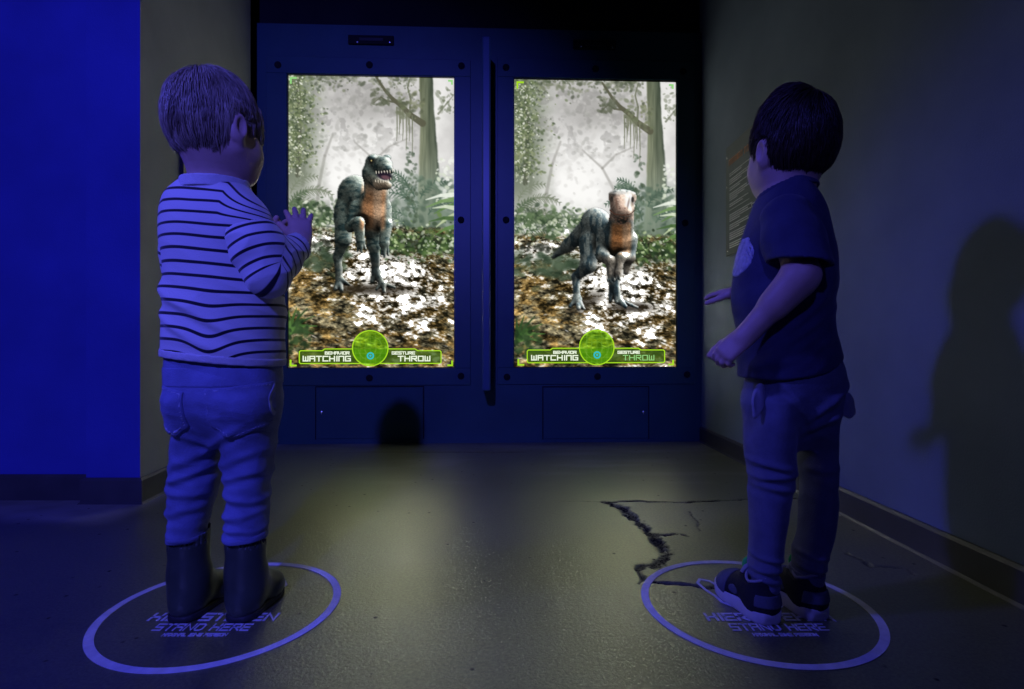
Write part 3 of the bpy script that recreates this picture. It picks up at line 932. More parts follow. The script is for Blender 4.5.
def beast(cv, cones, ells, paint, tail_first=None):
    """a dinosaur modelled in the round and rendered into the picture: cones (a, b, ra, rb, k), ells (c, r, k); x right, y down, z to us"""
    pts = np.array([c[0] for c in cones] + [c[1] for c in cones], float)
    s = cv.win(pts[:, 0].min() - 22, pts[:, 0].max() + 22, pts[:, 1].min() - 22, pts[:, 1].max() + 12)
    X, Y = cv.X[s], cv.Y[s]

    def sd(x, y, z):
        d = np.full(x.shape, 50.)
        for a, b, ra, rb, k in cones: d = smin(d, d_cone(x, y, z, np.array(a, float), np.array(b, float), ra, rb), k)
        for c, r, k in ells:
            q = d_ell(x, y, z, c, r)
            d = smin(d, q, k) if k >= 0 else -smin(-d, q, -k)
        return d
    z = np.full(X.shape, 90.); hit = np.zeros(X.shape, bool)
    for _ in range(70):
        d = sd(X, Y, z)
        z = np.where(hit, z, z - np.maximum(d, .12) * .85)
        hit |= d < .12
    e = .35
    n = np.stack([sd(X + e, Y, z) - sd(X - e, Y, z), sd(X, Y + e, z) - sd(X, Y - e, z), sd(X, Y, z + e) - sd(X, Y, z - e)], -1)
    n /= np.linalg.norm(n, axis=-1, keepdims=True) + 1e-9
    ao = np.clip(sd(X + n[..., 0] * 5, Y + n[..., 1] * 5, z + n[..., 2] * 5) / 5, .25, 1)
    col = paint(X, Y, z, n)
    sky = .55 - .35 * n[..., 1] + .12 * n[..., 2]
    rim = np.clip(.75 * n[..., 0] - .75 * n[..., 1] - .35 * n[..., 2] + .1, 0, 1)
    sc = fbm(X / 1.5, Y / 1.5, z / 1.5, 91, 3)
    key = np.clip(.55 * n[..., 0] - .62 * n[..., 1] + .42 * n[..., 2], 0, 1)
    col = col * (.78 + .55 * (fbm(X / .9, Y / .9, z / .9, 95, 2) - .2))[..., None]
    c = col * (key * ao * .62)[..., None] + col * .86 * ((sky * ao * (.66 + .64 * sc)) * .92)[..., None] + (rim ** 1.3 * 215 * (.6 + .6 * sc))[..., None] * np.array([1, .97, .92])
    a = np.clip((.9 - sd(X, Y, np.where(hit, z, -40)) * 0), 0, 1) * hit
    # soften the outline by a third of a pixel
    b = a.copy(); b[1:-1, 1:-1] = (a[1:-1, 1:-1] * 2 + a[:-2, 1:-1] + a[2:, 1:-1] + a[1:-1, :-2] + a[1:-1, 2:]) / 6
    a = np.clip(b * 1.1, 0, 1)[..., None]
    cv.C[s] = cv.C[s] * (1 - a) + np.clip(c, 0, 262) * a


def raptor_open(cv):
    q = lambda x, y: ((x / 4.31) + 320 - 288, (y / 4.31) + 140 - 74.5)   # measured on an enlarged view
    def p(x, y, z): a = q(x, y); return (a[0], a[1], z)
    cv.blob(*q(250, 640), 32, 5, (40, 34, 26), .75, .6); cv.blob(*q(120, 640), 18, 4, (48, 42, 32), .7, .6)
    C = [(p(140, 235, -26), p(120, 330, -22), 15, 14, 6), (p(150, 215, -20), p(215, 300, 4), 16, 15, 8),          # rump, barrel
         (p(225, 330, 8), p(205, 372, 8), 14, 8, 8), (p(228, 300, 10), p(240, 220, 16), 15, 11, 8), (p(240, 220, 16), p(236, 165, 20), 11, 12, 6),   # chest, neck
         (p(105, 300, -16), p(95, 420, -8), 11, 8, 6), (p(95, 430, -8), p(72, 500, -14), 7, 4.2, 4), (p(72, 500, -14), p(80, 600, -8), 4, 3.4, 3),
         (p(80, 605, -8), p(62, 640, 2), 3.2, 2, 3), (p(80, 605, -8), p(88, 645, 4), 3.2, 2, 3), (p(85, 600, -8), p(120, 620, 0), 3, 1.4, 3),
         (p(228, 340, 0), p(228, 450, 2), 11, 6.5, 6), (p(228, 450, 2), p(238, 560, -2), 5.6, 4, 3), (p(238, 560, -2), p(222, 605, 2), 3.6, 2.4, 3),
         (p(240, 570, 0), p(268, 625, 8), 4.2, 2.6, 3), (p(268, 620, 8), p(272, 650, 12), 2.6, 1.5, 2), (p(266, 615, 6), p(318, 632, 6), 2.6, 1.3, 2), (p(262, 615, 6), p(240, 640, 10), 2.4, 1.3, 2),
         (p(150, 290, 8), p(128, 368, 16), 7, 5, 5), (p(128, 368, 16), p(162, 352, 26), 5, 5.2, 4), (p(162, 352, 26), p(170, 430, 26), 5.4, 4.6, 4),
         (p(170, 430, 26), p(158, 472, 28), 2.6, 1.1, 2), (p(172, 432, 28), p(175, 478, 30), 2.4, 1.1, 2), (p(178, 430, 26), p(192, 465, 28), 2.2, 1.0, 2),
         (p(272, 280, 10), p(284, 360, 14), 7, 5.2, 5), (p(282, 362, 18), p(272, 440, 24), 6, 5, 4),
         (p(268, 440, 24), p(262, 488, 26), 2.4, 1.0, 2), (p(276, 440, 26), p(274, 500, 28), 2.4, 1.0, 2), (p(284, 440, 24), p(290, 490, 26), 2.2, 1.0, 2),
         (p(228, 90, 22), p(275, 100, 40), 8.5, 8, 5), (p(262, 108, 38), p(292, 122, 52), 7.5, 5, 4),                # skull, upper jaw
         (p(215, 135, 26), p(255, 178, 44), 9, 6, 5), (p(252, 180, 44), p(288, 188, 54), 6.2, 4.2, 4)]              # cheek, lower jaw
    E = [(p(222, 72, 34), (4.6, 3.2, 5), 2), (p(285, 68, 34), (4, 3, 5), 2), (p(275, 145, 58), (8.6, 4.8, 15), -1.5)]

    def paint(X, Y, z, n):
        hx, hy = q(228, 250)
        front = sstep(.25, .7, n[..., 2]) * sstep(15, 9, np.abs(X - hx - (Y - hy) * -.05)) * sstep(q(0, 165)[1], q(0, 215)[1], Y) * sstep(q(0, 400)[1], q(0, 360)[1], Y)
        pale = sstep(7, 2, np.abs(X - hx - 4)) * front
        st = sstep(.45, .62, fbm(X / 9, Y / 3.2, z / 6, 33, 3))
        base = np.stack([96 - 54 * st, 110 - 48 * st, 104 - 40 * st], -1)
        base = base * (1 - front[..., None]) + np.array([222, 158, 108]) * front[..., None]
        base = base * (1 - .55 * pale[..., None]) + np.array([240, 214, 186]) * .55 * pale[..., None]
        lo = sstep(q(0, 120)[1], q(0, 190)[1], Y) * sstep(q(0, 240)[1], q(0, 200)[1], Y) * sstep(.0, .6, n[..., 2]) * sstep(q(170, 0)[0], q(190, 0)[0], X)
        base = base * (1 - .6 * lo[..., None]) + np.array([206, 178, 150]) * .6 * lo[..., None]
        legs = sstep(q(0, 470)[1], q(0, 520)[1], Y)
        return base * (1 - .5 * legs[..., None]) + np.array([60, 62, 60]) * .5 * legs[..., None]
    beast(cv, C, E, paint)
    mx, my = q(275, 146)
    cv.blob(mx, my, 7.6, 4.6, (34, 26, 40), .95, .25, .25); cv.blob(mx + 1, my + 1.8, 4.4, 2, (120, 84, 92), .8, .4, .2)
    for i in range(7):
        a = i / 6
        x, y = q(238 + 72 * a, 128 + 4 * math.sin(a * 3) - 10 * a)
        cv.stroke([(x, y), (x + .2, y + 2.2)], 1.1, .3, (236, 228, 210), .95, .4)
        x, y = q(236 + 66 * a, 172 - 10 * a + 6 * math.sin(a * 3))
        cv.stroke([(x, y), (x + .1, y - 2)], 1.1, .3, (228, 216, 196), .95, .4)
    ex, ey = q(216, 84)
    cv.blob(ex, ey, 1.6, 2.3, (24, 22, 20), .95, .3); cv.blob(ex + .4, ey - .6, .6, .7, (230, 210, 140), .9, .3)


def raptor_closed(cv):
    q = lambda x, y: ((x / 4.75) + 545 - 514.3, (y / 4.75) + 175 - 78.4)
    def p(x, y, z): a = q(x, y); return (a[0], a[1], z)
    cv.blob(*q(410, 625), 20, 4.5, (38, 32, 26), .8, .6); cv.blob(*q(190, 605), 17, 7, (44, 38, 30), .75, .6, -.5)
    C = [(p(200, 250, -40), p(110, 330, -60), 10, 6, 6), (p(110, 330, -60), p(38, 388, -74), 6, 1.6, 4),
         (p(238, 225, -22), p(222, 330, -16), 14, 12, 7), (p(245, 220, -18), p(330, 290, 6), 13, 15, 8),
         (p(350, 300, 12), p(352, 360, 10), 15, 9, 8), (p(350, 300, 12), p(362, 215, 22), 14, 11, 7), (p(362, 220, 22), p(366, 165, 28), 11, 12, 6),
         (p(215, 320, -10), p(205, 420, -2), 11, 8, 6), (p(205, 430, -2), p(148, 478, -12), 7, 4.4, 4), (p(146, 480, -12), p(150, 580, -6), 4, 3.2, 3),
         (p(150, 585, -6), p(118, 622, 0), 3.2, 1.8, 3), (p(152, 585, -6), p(158, 632, 6), 3.2, 1.9, 3), (p(154, 585, -6), p(182, 632, 4), 3, 1.6, 3),
         (p(330, 380, 2), p(326, 480, 4), 10, 5.6, 6), (p(326, 480, 4), p(318, 570, 0), 5, 3.6, 3), (p(330, 500, 4), p(350, 590, 8), 4.4, 3.4, 3),
         (p(320, 570, 2), p(312, 592, 4), 3, 1.8, 2), (p(350, 590, 8), p(382, 622, 14), 3.6, 2, 3), (p(348, 590, 8), p(340, 600, 12), 3, 1.8, 2), (p(360, 595, 8), p(440, 626, 6), 2.6, 1.0, 2),
         (p(275, 310, 8), p(268, 375, 16), 7, 5.5, 5), (p(268, 375, 18), p(310, 405, 26), 5.6, 5, 4), (p(310, 405, 26), p(312, 465, 28), 4.6, 3.6, 3),
         (p(308, 465, 28), p(298, 498, 30), 2, 1, 2), (p(312, 465, 28), p(314, 505, 30), 2, 1, 2), (p(318, 465, 28), p(328, 498, 30), 2, 1, 2),
         (p(408, 300, 10), p(402, 380, 14), 7, 5.6, 5), (p(400, 385, 16), p(360, 385, 26), 5.4, 4.6, 4), (p(360, 388, 26), p(346, 455, 30), 4.2, 3.4, 3), (p(396, 390, 12), p(385, 455, 10), 5, 3, 4),
         (p(342, 455, 30), p(338, 490, 32), 1.9, 1, 2), (p(350, 455, 30), p(354, 492, 32), 1.9, 1, 2),
         (p(338, 100, 26), p(398, 100, 26), 7.5, 7.5, 5), (p(368, 112, 34), p(368, 165, 54), 10.5, 8.5, 6), (p(346, 138, 42), p(390, 138, 42), 7.4, 7.4, 5), (p(368, 172, 46), p(366, 188, 46), 9, 7.5, 5), (p(314, 84, 30), p(340, 82, 36), 2.2, 2.6, 3), (p(420, 84, 30), p(396, 82, 36), 2.2, 2.6, 3), (p(340, 82, 36), p(350, 130, 50), 2, 1.6, 3), (p(396, 82, 36), p(386, 130, 50), 2, 1.6, 3)]
    E = []

    def paint(X, Y, z, n):
        hx, hy = q(362, 260)
        front = sstep(.2, .65, n[..., 2]) * sstep(13, 7, np.abs(X - hx - (Y - hy) * -.06)) * sstep(q(0, 205)[1], q(0, 240)[1], Y) * sstep(q(0, 385)[1], q(0, 350)[1], Y)
        st = sstep(.42, .6, fbm(X / 3.2, Y / 10, z / 6, 37, 3))
        base = np.stack([112 - 62 * st, 122 - 54 * st, 120 - 44 * st], -1)
        base = base * (1 - front[..., None]) + np.array([228, 152, 92]) * front[..., None]
        pale = sstep(6, 1.5, np.abs(X - hx - 5)) * front
        base = base * (1 - .6 * pale[..., None]) + np.array([244, 212, 180]) * .6 * pale[..., None]
        face = sstep(q(295, 0)[0], q(305, 0)[0], X) * sstep(q(0, 60)[1], q(0, 100)[1], Y) * sstep(q(0, 225)[1], q(0, 195)[1], Y)
        base = base * (1 - .75 * face[..., None]) + np.array([196, 156, 134]) * .75 * face[..., None]
        arm = sstep(q(0, 360)[1], q(0, 400)[1], Y) * sstep(q(240, 0)[0], q(262, 0)[0], X) * sstep(q(0, 500)[1], q(0, 460)[1], Y)
        return base * (1 - .4 * arm[..., None]) + np.array([186, 150, 124]) * .4 * arm[..., None]
    beast(cv, C, E, paint)
    for x in (317, 417):
        ex, ey = q(x, 108); cv.blob(ex, ey, 1.5, 3, (30, 30, 28), .9, .35)
    for x in (356, 380):
        ex, ey = q(x, 150); cv.blob(ex, ey, .9, .7, (70, 44, 36), .8, .4)
    for x in (318, 416):
        cv.blob(*q(x, 120), 2.0, 4.2, (70, 58, 54), .45, .6)
    cv.blob(*q(368, 76), 11, 1.4, (236, 232, 226), .6, .7); cv.blob(*q(372, 128), 3, 7, (226, 196, 176), .5, .7)
    for x, r_ in ((340, .5), (396, -.5)):
        cv.blob(*q(x, 128), 1.0, 6, (104, 76, 64), .55, .6, r_ * -.4)
    for pts in ([(308, 160), (330, 178), (368, 184), (405, 178), (426, 160)],):
        cv.stroke([q(*a) for a in pts], 1.3, 1.0, (72, 46, 36), .85, .6)
    r = np.random.default_rng(3)
    for _ in range(26):
        x, y = q(r.uniform(330, 405), r.uniform(190, 240)); cv.blob(x, y, 1.1, .6, (92, 66, 54), .6, .5)


HUD_G, HUD_Y = (176, 226, 44), (226, 240, 90)
M_hud = emit('interface_green', lin((168, 222, 40)))
M_hud_t = emit('interface_white', lin((240, 250, 225)))
M_hud_g = emit('interface_pale_green', lin((150, 215, 130)))
M_hud_c = emit('interface_cyan', lin((50, 190, 200)))
M_pic = emit('lit_display', (1, 1, 1), 1.0, 'picture')


def screen(root, sc, edges, hud, painter, shift, seed):
    a, b, u, t = sc
    x0, x1, y0, y1 = edges
    cv = Canvas(x1 - x0, y1 - y0, 1.5)
    jungle(cv, *shift, seed)
    painter(cv)
    # interface fields laid over the picture
    hx = lambda x: x - x0
    hy = lambda y: y - y0
    c, rr, box = hud['c'], hud['r'], hud['box']
    inb = ((cv.X > hx(box[0])) & (cv.X < hx(box[1])) & (cv.Y > hy(box[2])) & (cv.Y < hy(box[3]))) | ((cv.X > hx(box[4])) & (cv.X < hx(box[5])) & (cv.Y > hy(box[2] - 1.8)) & (cv.Y < hy(box[3])))
    cv.mix((60, 92, 24), .78 * inb)
    d = np.hypot(cv.X - hx(c[0]), cv.Y - hy(c[1]))
    ind = 1 - sstep(rr - .4, rr + .3, d)
    cv.C = np.where((ind > 0)[..., None], cv.C * (1 - ind[..., None]) + ind[..., None] * (np.array([44, 86, 6]) + cv.C * np.array([.5, .58, .25])), cv.C)
    for k in range(-3, 4):
        cv.mix((120, 170, 60), .35 * ind * (np.abs(cv.X - hx(c[0]) - k * 5) < .35)); cv.mix((120, 170, 60), .35 * ind * (np.abs(cv.Y - hy(c[1]) - k * 5) < .35))
    for r0 in (6, 12): cv.mix((130, 180, 60), .4 * ind * (np.abs(d - r0) < .4))
    V = np.zeros((cv.nx, cv.ny, 3))
    ss = a + (b - a) * cv.X / cv.w; hh = t - (t - u) * cv.Y / cv.h
    V = (np.stack([ss, np.full_like(ss, .009), hh], -1).reshape(-1, 3)) @ PM[0].T + PM[1]
    i = np.arange(cv.nx * cv.ny).reshape(cv.nx, cv.ny)
    F = np.stack([i[:-1, :-1], i[:-1, 1:], i[1:, 1:], i[1:, :-1]], -1).reshape(-1, 4)
    glow = cv.C.min(-1)
    for ax in (0, 1):
        glow = sum(np.roll(glow, k, ax) for k in range(-2, 3)) / 5
    rad = lin(np.clip(cv.C, 0, 255)) * (1 + 58 * sstep(190, 245, glow) * sstep(212, 248, cv.C.min(-1)) * sstep(140, 160, cv.Y))[..., None]
    colr = np.concatenate([rad.reshape(-1, 3), np.ones((cv.nx * cv.ny, 1))], 1)
    obj('picture', V, F, M_pic, root, attrs={'picture': ('FLOAT_COLOR', colr)})
    g = .004
    m = MB(PM)
    for lo, hi in (((a - g, -.002, u - g), (b + g, .03, u)), ((a - g, -.002, t), (b + g, .03, t + g)), ((a - g, -.002, u), (a, .03, t)), ((b, -.002, u), (b + g, .03, t))): m.box(lo, hi)
    m.box((a - g, .028, u - g), (b + g, .032, t + g))
    m.build('bezel', M_bezel, root)
    # thin bright lip of the glass along the top and sides
    # interface lines and lettering, just in front of the glass
    def S(px, py):
        return (a + (b - a) * (px - x0) / (x1 - x0), t - (t - u) * (py - y0) / (y1 - y0))
    D0, D1 = .0085, .0065
    k = (b - a) / (x1 - x0)
    l, r_, tp, bt, xs, xe = box
    lp = [(c[0] - rr, tp - 1.8), (xs + 2, tp - 1.8), (xs - .5, tp), (l + 1.2, tp), (l, tp + 1.2), (l, bt - 1.2), (l + 1.2, bt), (c[0] - rr * .5, bt)]
    rp = [(c[0] + rr, tp - 1.8), (xe - 2, tp - 1.8), (xe + .5, tp), (r_ - 1.2, tp), (r_, tp + 1.2), (r_, bt - 1.2), (r_ - 1.2, bt), (c[0] + rr * .5, bt)]
    ol = MB(PM)
    for path in (lp, rp): ol.stroke([S(*q) for q in path], 1.0 * k, D0, D1)
    ol.build('caption_outline', M_hud, root)
    MB(PM).ring(S(*c), (rr - .55) * k, (rr + .55) * k, D0, D1, 72).build('radar_ring', M_hud, root)
    cy = hud['cyan']
    MB(PM).ring(S(*cy), 2.2 * k, 3.7 * k, D0, D1, 36).disc(S(*cy), 1.1 * k, D0, D1, 14).build('radar_dot', M_hud_c, root)
    for s_, bx, wt, mt in hud['text']:
        p0, p1 = S(bx[0], bx[3]), S(bx[1], bx[2])
        text_strokes(MB(PM), s_, p0[0], p1[0], p0[1], p1[1], wt * k, D0, D1).build('caption_text', mt, root)
    for (bx, by, ux, uy, ln, mt) in hud['corner']:
        MB(PM).stroke([S(bx, by + uy * ln), S(bx, by), S(bx + ux * ln, by)], 1.7 * k, D0, D1).build('corner_bracket', mt, root)
    return root


screen(ROOT0, SCR[0], (288, 454, 74.5, 367.2),
       dict(c=(369.4, 348), r=17.8, box=(298.7, 440.8, 350.5, 363.4, 322, 416.5), cyan=(369.6, 355.6),
            text=[('WATCHInG', (302, 350, 355.6, 361.3), 1.15, M_hud_t), ('BEHAVIOR', (324, 348.6, 351.2, 354.4), .75, M_hud_t), ('GESTURE', (391, 414.5, 351.2, 354.4), .75, M_hud_t), ('THROW', (397, 430, 355.6, 361.3), 1.15, M_hud_t)],
            corner=[(290, 365.3, 1, -1, 5, M_hud), (452, 365.3, -1, -1, 4, M_hud), (290.2, 77, 1, 1, 5, M_hud_g), (451.8, 77, -1, 1, 3, M_hud_g)]),
       raptor_open, (0, 0), 11)
screen(ROOT1, SCR[1], (514.3, 676.2, 78.4, 366.6),
       dict(c=(596.6, 347.2), r=17.3, box=(527.2, 665, 349.8, 362.6, 550.5, 640.5), cyan=(597, 354.8),
            text=[('WATCHInG', (531, 578, 354.8, 360.3), 1.15, M_hud_t), ('BEHAVIOR', (553, 576.3, 350.6, 353.7), .75, M_hud_t), ('GESTURE', (617.5, 640, 350.6, 353.7), .75, M_hud_t), ('THROW', (622.7, 654.5, 354.8, 360.3), .75, M_hud_g)],
            corner=[(518.4, 364.6, 1, -1, 5, M_hud), (673.6, 364.6, -1, -1, 4, M_hud), (517.4, 81.4, 1, 1, 5.5, M_hud), (673.2, 81.4, -1, 1, 3, M_hud_g)]),
       raptor_closed, (2, 4), 29)

# ------------------------------------------------------------------ rings and words on the floor
def floor_marking(cx, cz, R, label, tx):
    root = empty('floor_marking', (cx, cz, 0)); tag(root, label, 'floor marking', 'standing rings on the floor')
    d0, d1 = .0004, .0012
    MB().ring((cx, cz), R - .0145, R, d0, d1, 128, axis=2).build('ring', M_decal, root)
    for s_, ya, yb, xa, xb, w in (('HIER STEHEN', *tx[0]), ('STAND HERE', *tx[1]), ('MAXIMAL EINE PERSON', *tx[2])):
        text_strokes(MB(), s_, xa, xb, ya, yb, w, d0, d1, axis=2).build('lettering', M_decal, root)
    for sx in (-1, 1):
        pts = [(cx + sx * (.026 + .030 * f + .022 * g), cz - .005 + .115 * g) for f, g in
               ((0, 0), (.6, -.04), (1, .12), (.95, .35), (1.1, .6), (1.05, .85), (.6, 1), (.1, .92), (-.15, .65), (-.05, .4), (-.25, .15))]
        MB().stroke(pts, .0055, d0, d1, axis=2, closed=True).build('footprint_outline', M_decal, root)
    return root


def rows(xm):
    return [(1.0 * .964, .992, xm - .112, xm + .112, .0046), (.931, .954, xm - .082, xm + .082, .0028), (.913, .9225, xm - .054, xm + .054, .0017)]


floor_marking(-.531, 1.0147, .206, 'white ring and words on the floor beneath the child in rubber boots', rows(-.529))
floor_marking(.4535, 1.0254, .2075, 'white ring and words on the floor beneath the child in sneakers', rows(.456))

# ------------------------------------------------------------------ information boards on the side walls
M_board = pm('dark_green_board', (.085, .11, .10), .6, .5, .1, 20)
M_ink = pm('pale_print', (.75, .78, .74), .6, .3, .1, 40)
M_ink_o = pm('orange_print', (.80, .36, .16), .6, .3, .1, 40)


def info_board(x, n, y0, y1, z0, z1, label, printed):
    """n = +1: the board faces +x; text runs from its far end at the right wall"""
    root = empty('info_board', (x, (y0 + y1) / 2, z0)); tag(root, label, 'sign', 'information boards on the side walls')
    a, b = sorted((x, x + n * .012))
    MB().bbox((a, y0, z0), (b, y1, z1), .003).build('board', M_board, root)
    xf = x + n * .012
    def at(m): m.M = None; return m
    r = np.random.default_rng(4)
    for yy in (y0 + .02, y1 - .02):
        for zz in (z0 + .022, z1 - .05, (z0 + z1) / 2 + .06):
            MB().disc((yy, zz), .0042, xf, xf + n * .003, 12, 0, n * .001).build('standoff', M_screw, root)
    if not printed: return root
    far, near = (y1, y0)
    L = far - near
    ink = MB()
    z = z1 - .125
    for k, nl in enumerate((2, 3, 2, 4, 2, 0, 4, 3, 4, 3, 4)):
        if nl == 0:
            ink.box((min(xf, xf + n * .001), near + .1, z - .002), (max(xf, xf + n * .001), far - .04, z)); z -= .02; continue
        for i in range(nl):
            ln = (L - .08) * (.5 + .35 * r.random()) * (.6 if i == nl - 1 else 1)
            y = far - .045
            while y > far - .045 - ln:
                wd = r.uniform(.008, .026)
                ink.box((min(xf, xf + n * .001), y - wd, z - .0042), (max(xf, xf + n * .001), y, z)); y -= wd + .0045
            z -= .0088
            if z < z0 + .03: break
        z -= .0085
        if z < z0 + .03: break
    ink.build('small_print', M_ink, root)
    head = MB()
    y = far - .04
    for wd in (.018, .014, .016, .014, .008, .016, .016, 0, .02, .014, .016, .014, .016):
        if wd: head.stroke([(y, z1 - .088), (y, z1 - .066), (y - wd * .7, z1 - .066), (y - wd * .7, z1 - .088)], .0034, xf, xf + n * .001, 0)
        y -= wd + .006 if wd else .012
    head.build('heading', M_ink_o, root)
    MB().stroke([(near + .05, z1 - .31), (near + .078, z1 - .31), (near + .064, z1 - .345)], .004, xf, xf + n * .001, 0, closed=True).stroke([(near + .064, z1 - .345), (near + .064, z1 - .365)], .004, xf, xf + n * .001, 0).build('emblem', M_ink, root)
    return root


info_board(.95, -1, 2.075, 2.415, .87, 1.345, 'dark board of small print on the wall behind the child in the dark shirt', True)
# its neighbour across the room, on the wall that leans away
wx = lambda y: -1.138 - .098 * (y - YP) / (2.6 - YP)
ib = empty('info_board', (wx(2.1), 2.1, .8))
tag(ib, 'dark board on the wall hidden mostly behind the striped child', 'sign', 'information boards on the side walls')
MB().poly([(wx(1.93) - .004, 1.93), (wx(1.93) + .012, 1.93), (wx(2.27) + .012, 2.27), (wx(2.27) - .004, 2.27)], .8, 1.2, axis=2).build('board', M_bezel, ib)
for yy in (1.95, 2.25):
    for zz in (.82, 1.18): MB().disc((yy, zz), .0042, wx(yy) + .011, wx(yy) + .015, 12, 0, .001).build('standoff', M_screw, ib)
# ------------------------------------------------------------------ people
def frame(yaw, pitch=0., roll=0.):
    """rows right, forward, up; yaw turns to the right of straight ahead, in degrees"""
    y, p, r = [math.radians(a) for a in (yaw, pitch, roll)]
    f = np.array([math.sin(y) * math.cos(p), math.cos(y) * math.cos(p), math.sin(p)])
    rt = np.array([math.cos(y), -math.sin(y), 0.])
    up = np.cross(rt, f)
    rt, up = rt * math.cos(r) + up * math.sin(r), up * math.cos(r) - rt * math.sin(r)
    return np.stack([rt, f, up])


M_skin = pm('skin', (.55, .36, .28), .5, .4, .06, 40, .08, 500)
M_eye = pm('eye_white', (.75, .75, .72), .2, .5, .02, 50)
M_iris = pm('dark_iris', (.03, .025, .02), .15, .5, .05, 60)


def hair_mat(name, dark, light, rough=.42):
    m, nt, out = new_mat(name)
    b = nd(nt, 'ShaderNodeBsdfPrincipled', Roughness=rough)
    b.inputs['Specular IOR Level'].default_value = .45
    a = nd(nt, 'ShaderNodeAttribute', attribute_name='tint')
    r = nd(nt, 'ShaderNodeValToRGB')
    r.color_ramp.elements[0].color = (*dark, 1); r.color_ramp.elements[1].color = (*light, 1)
    nt.links.new(a.outputs['Fac'], r.inputs['Fac']); nt.links.new(r.outputs[0], b.inputs['Base Color'])
    nt.links.new(b.outputs[0], out.inputs['Surface'])
    return m


M_blond = hair_mat('blond_hair', (.17, .13, .085), (.47, .38, .27))
M_brown = hair_mat('dark_brown_hair', (.016, .010, .007), (.065, .040, .026))


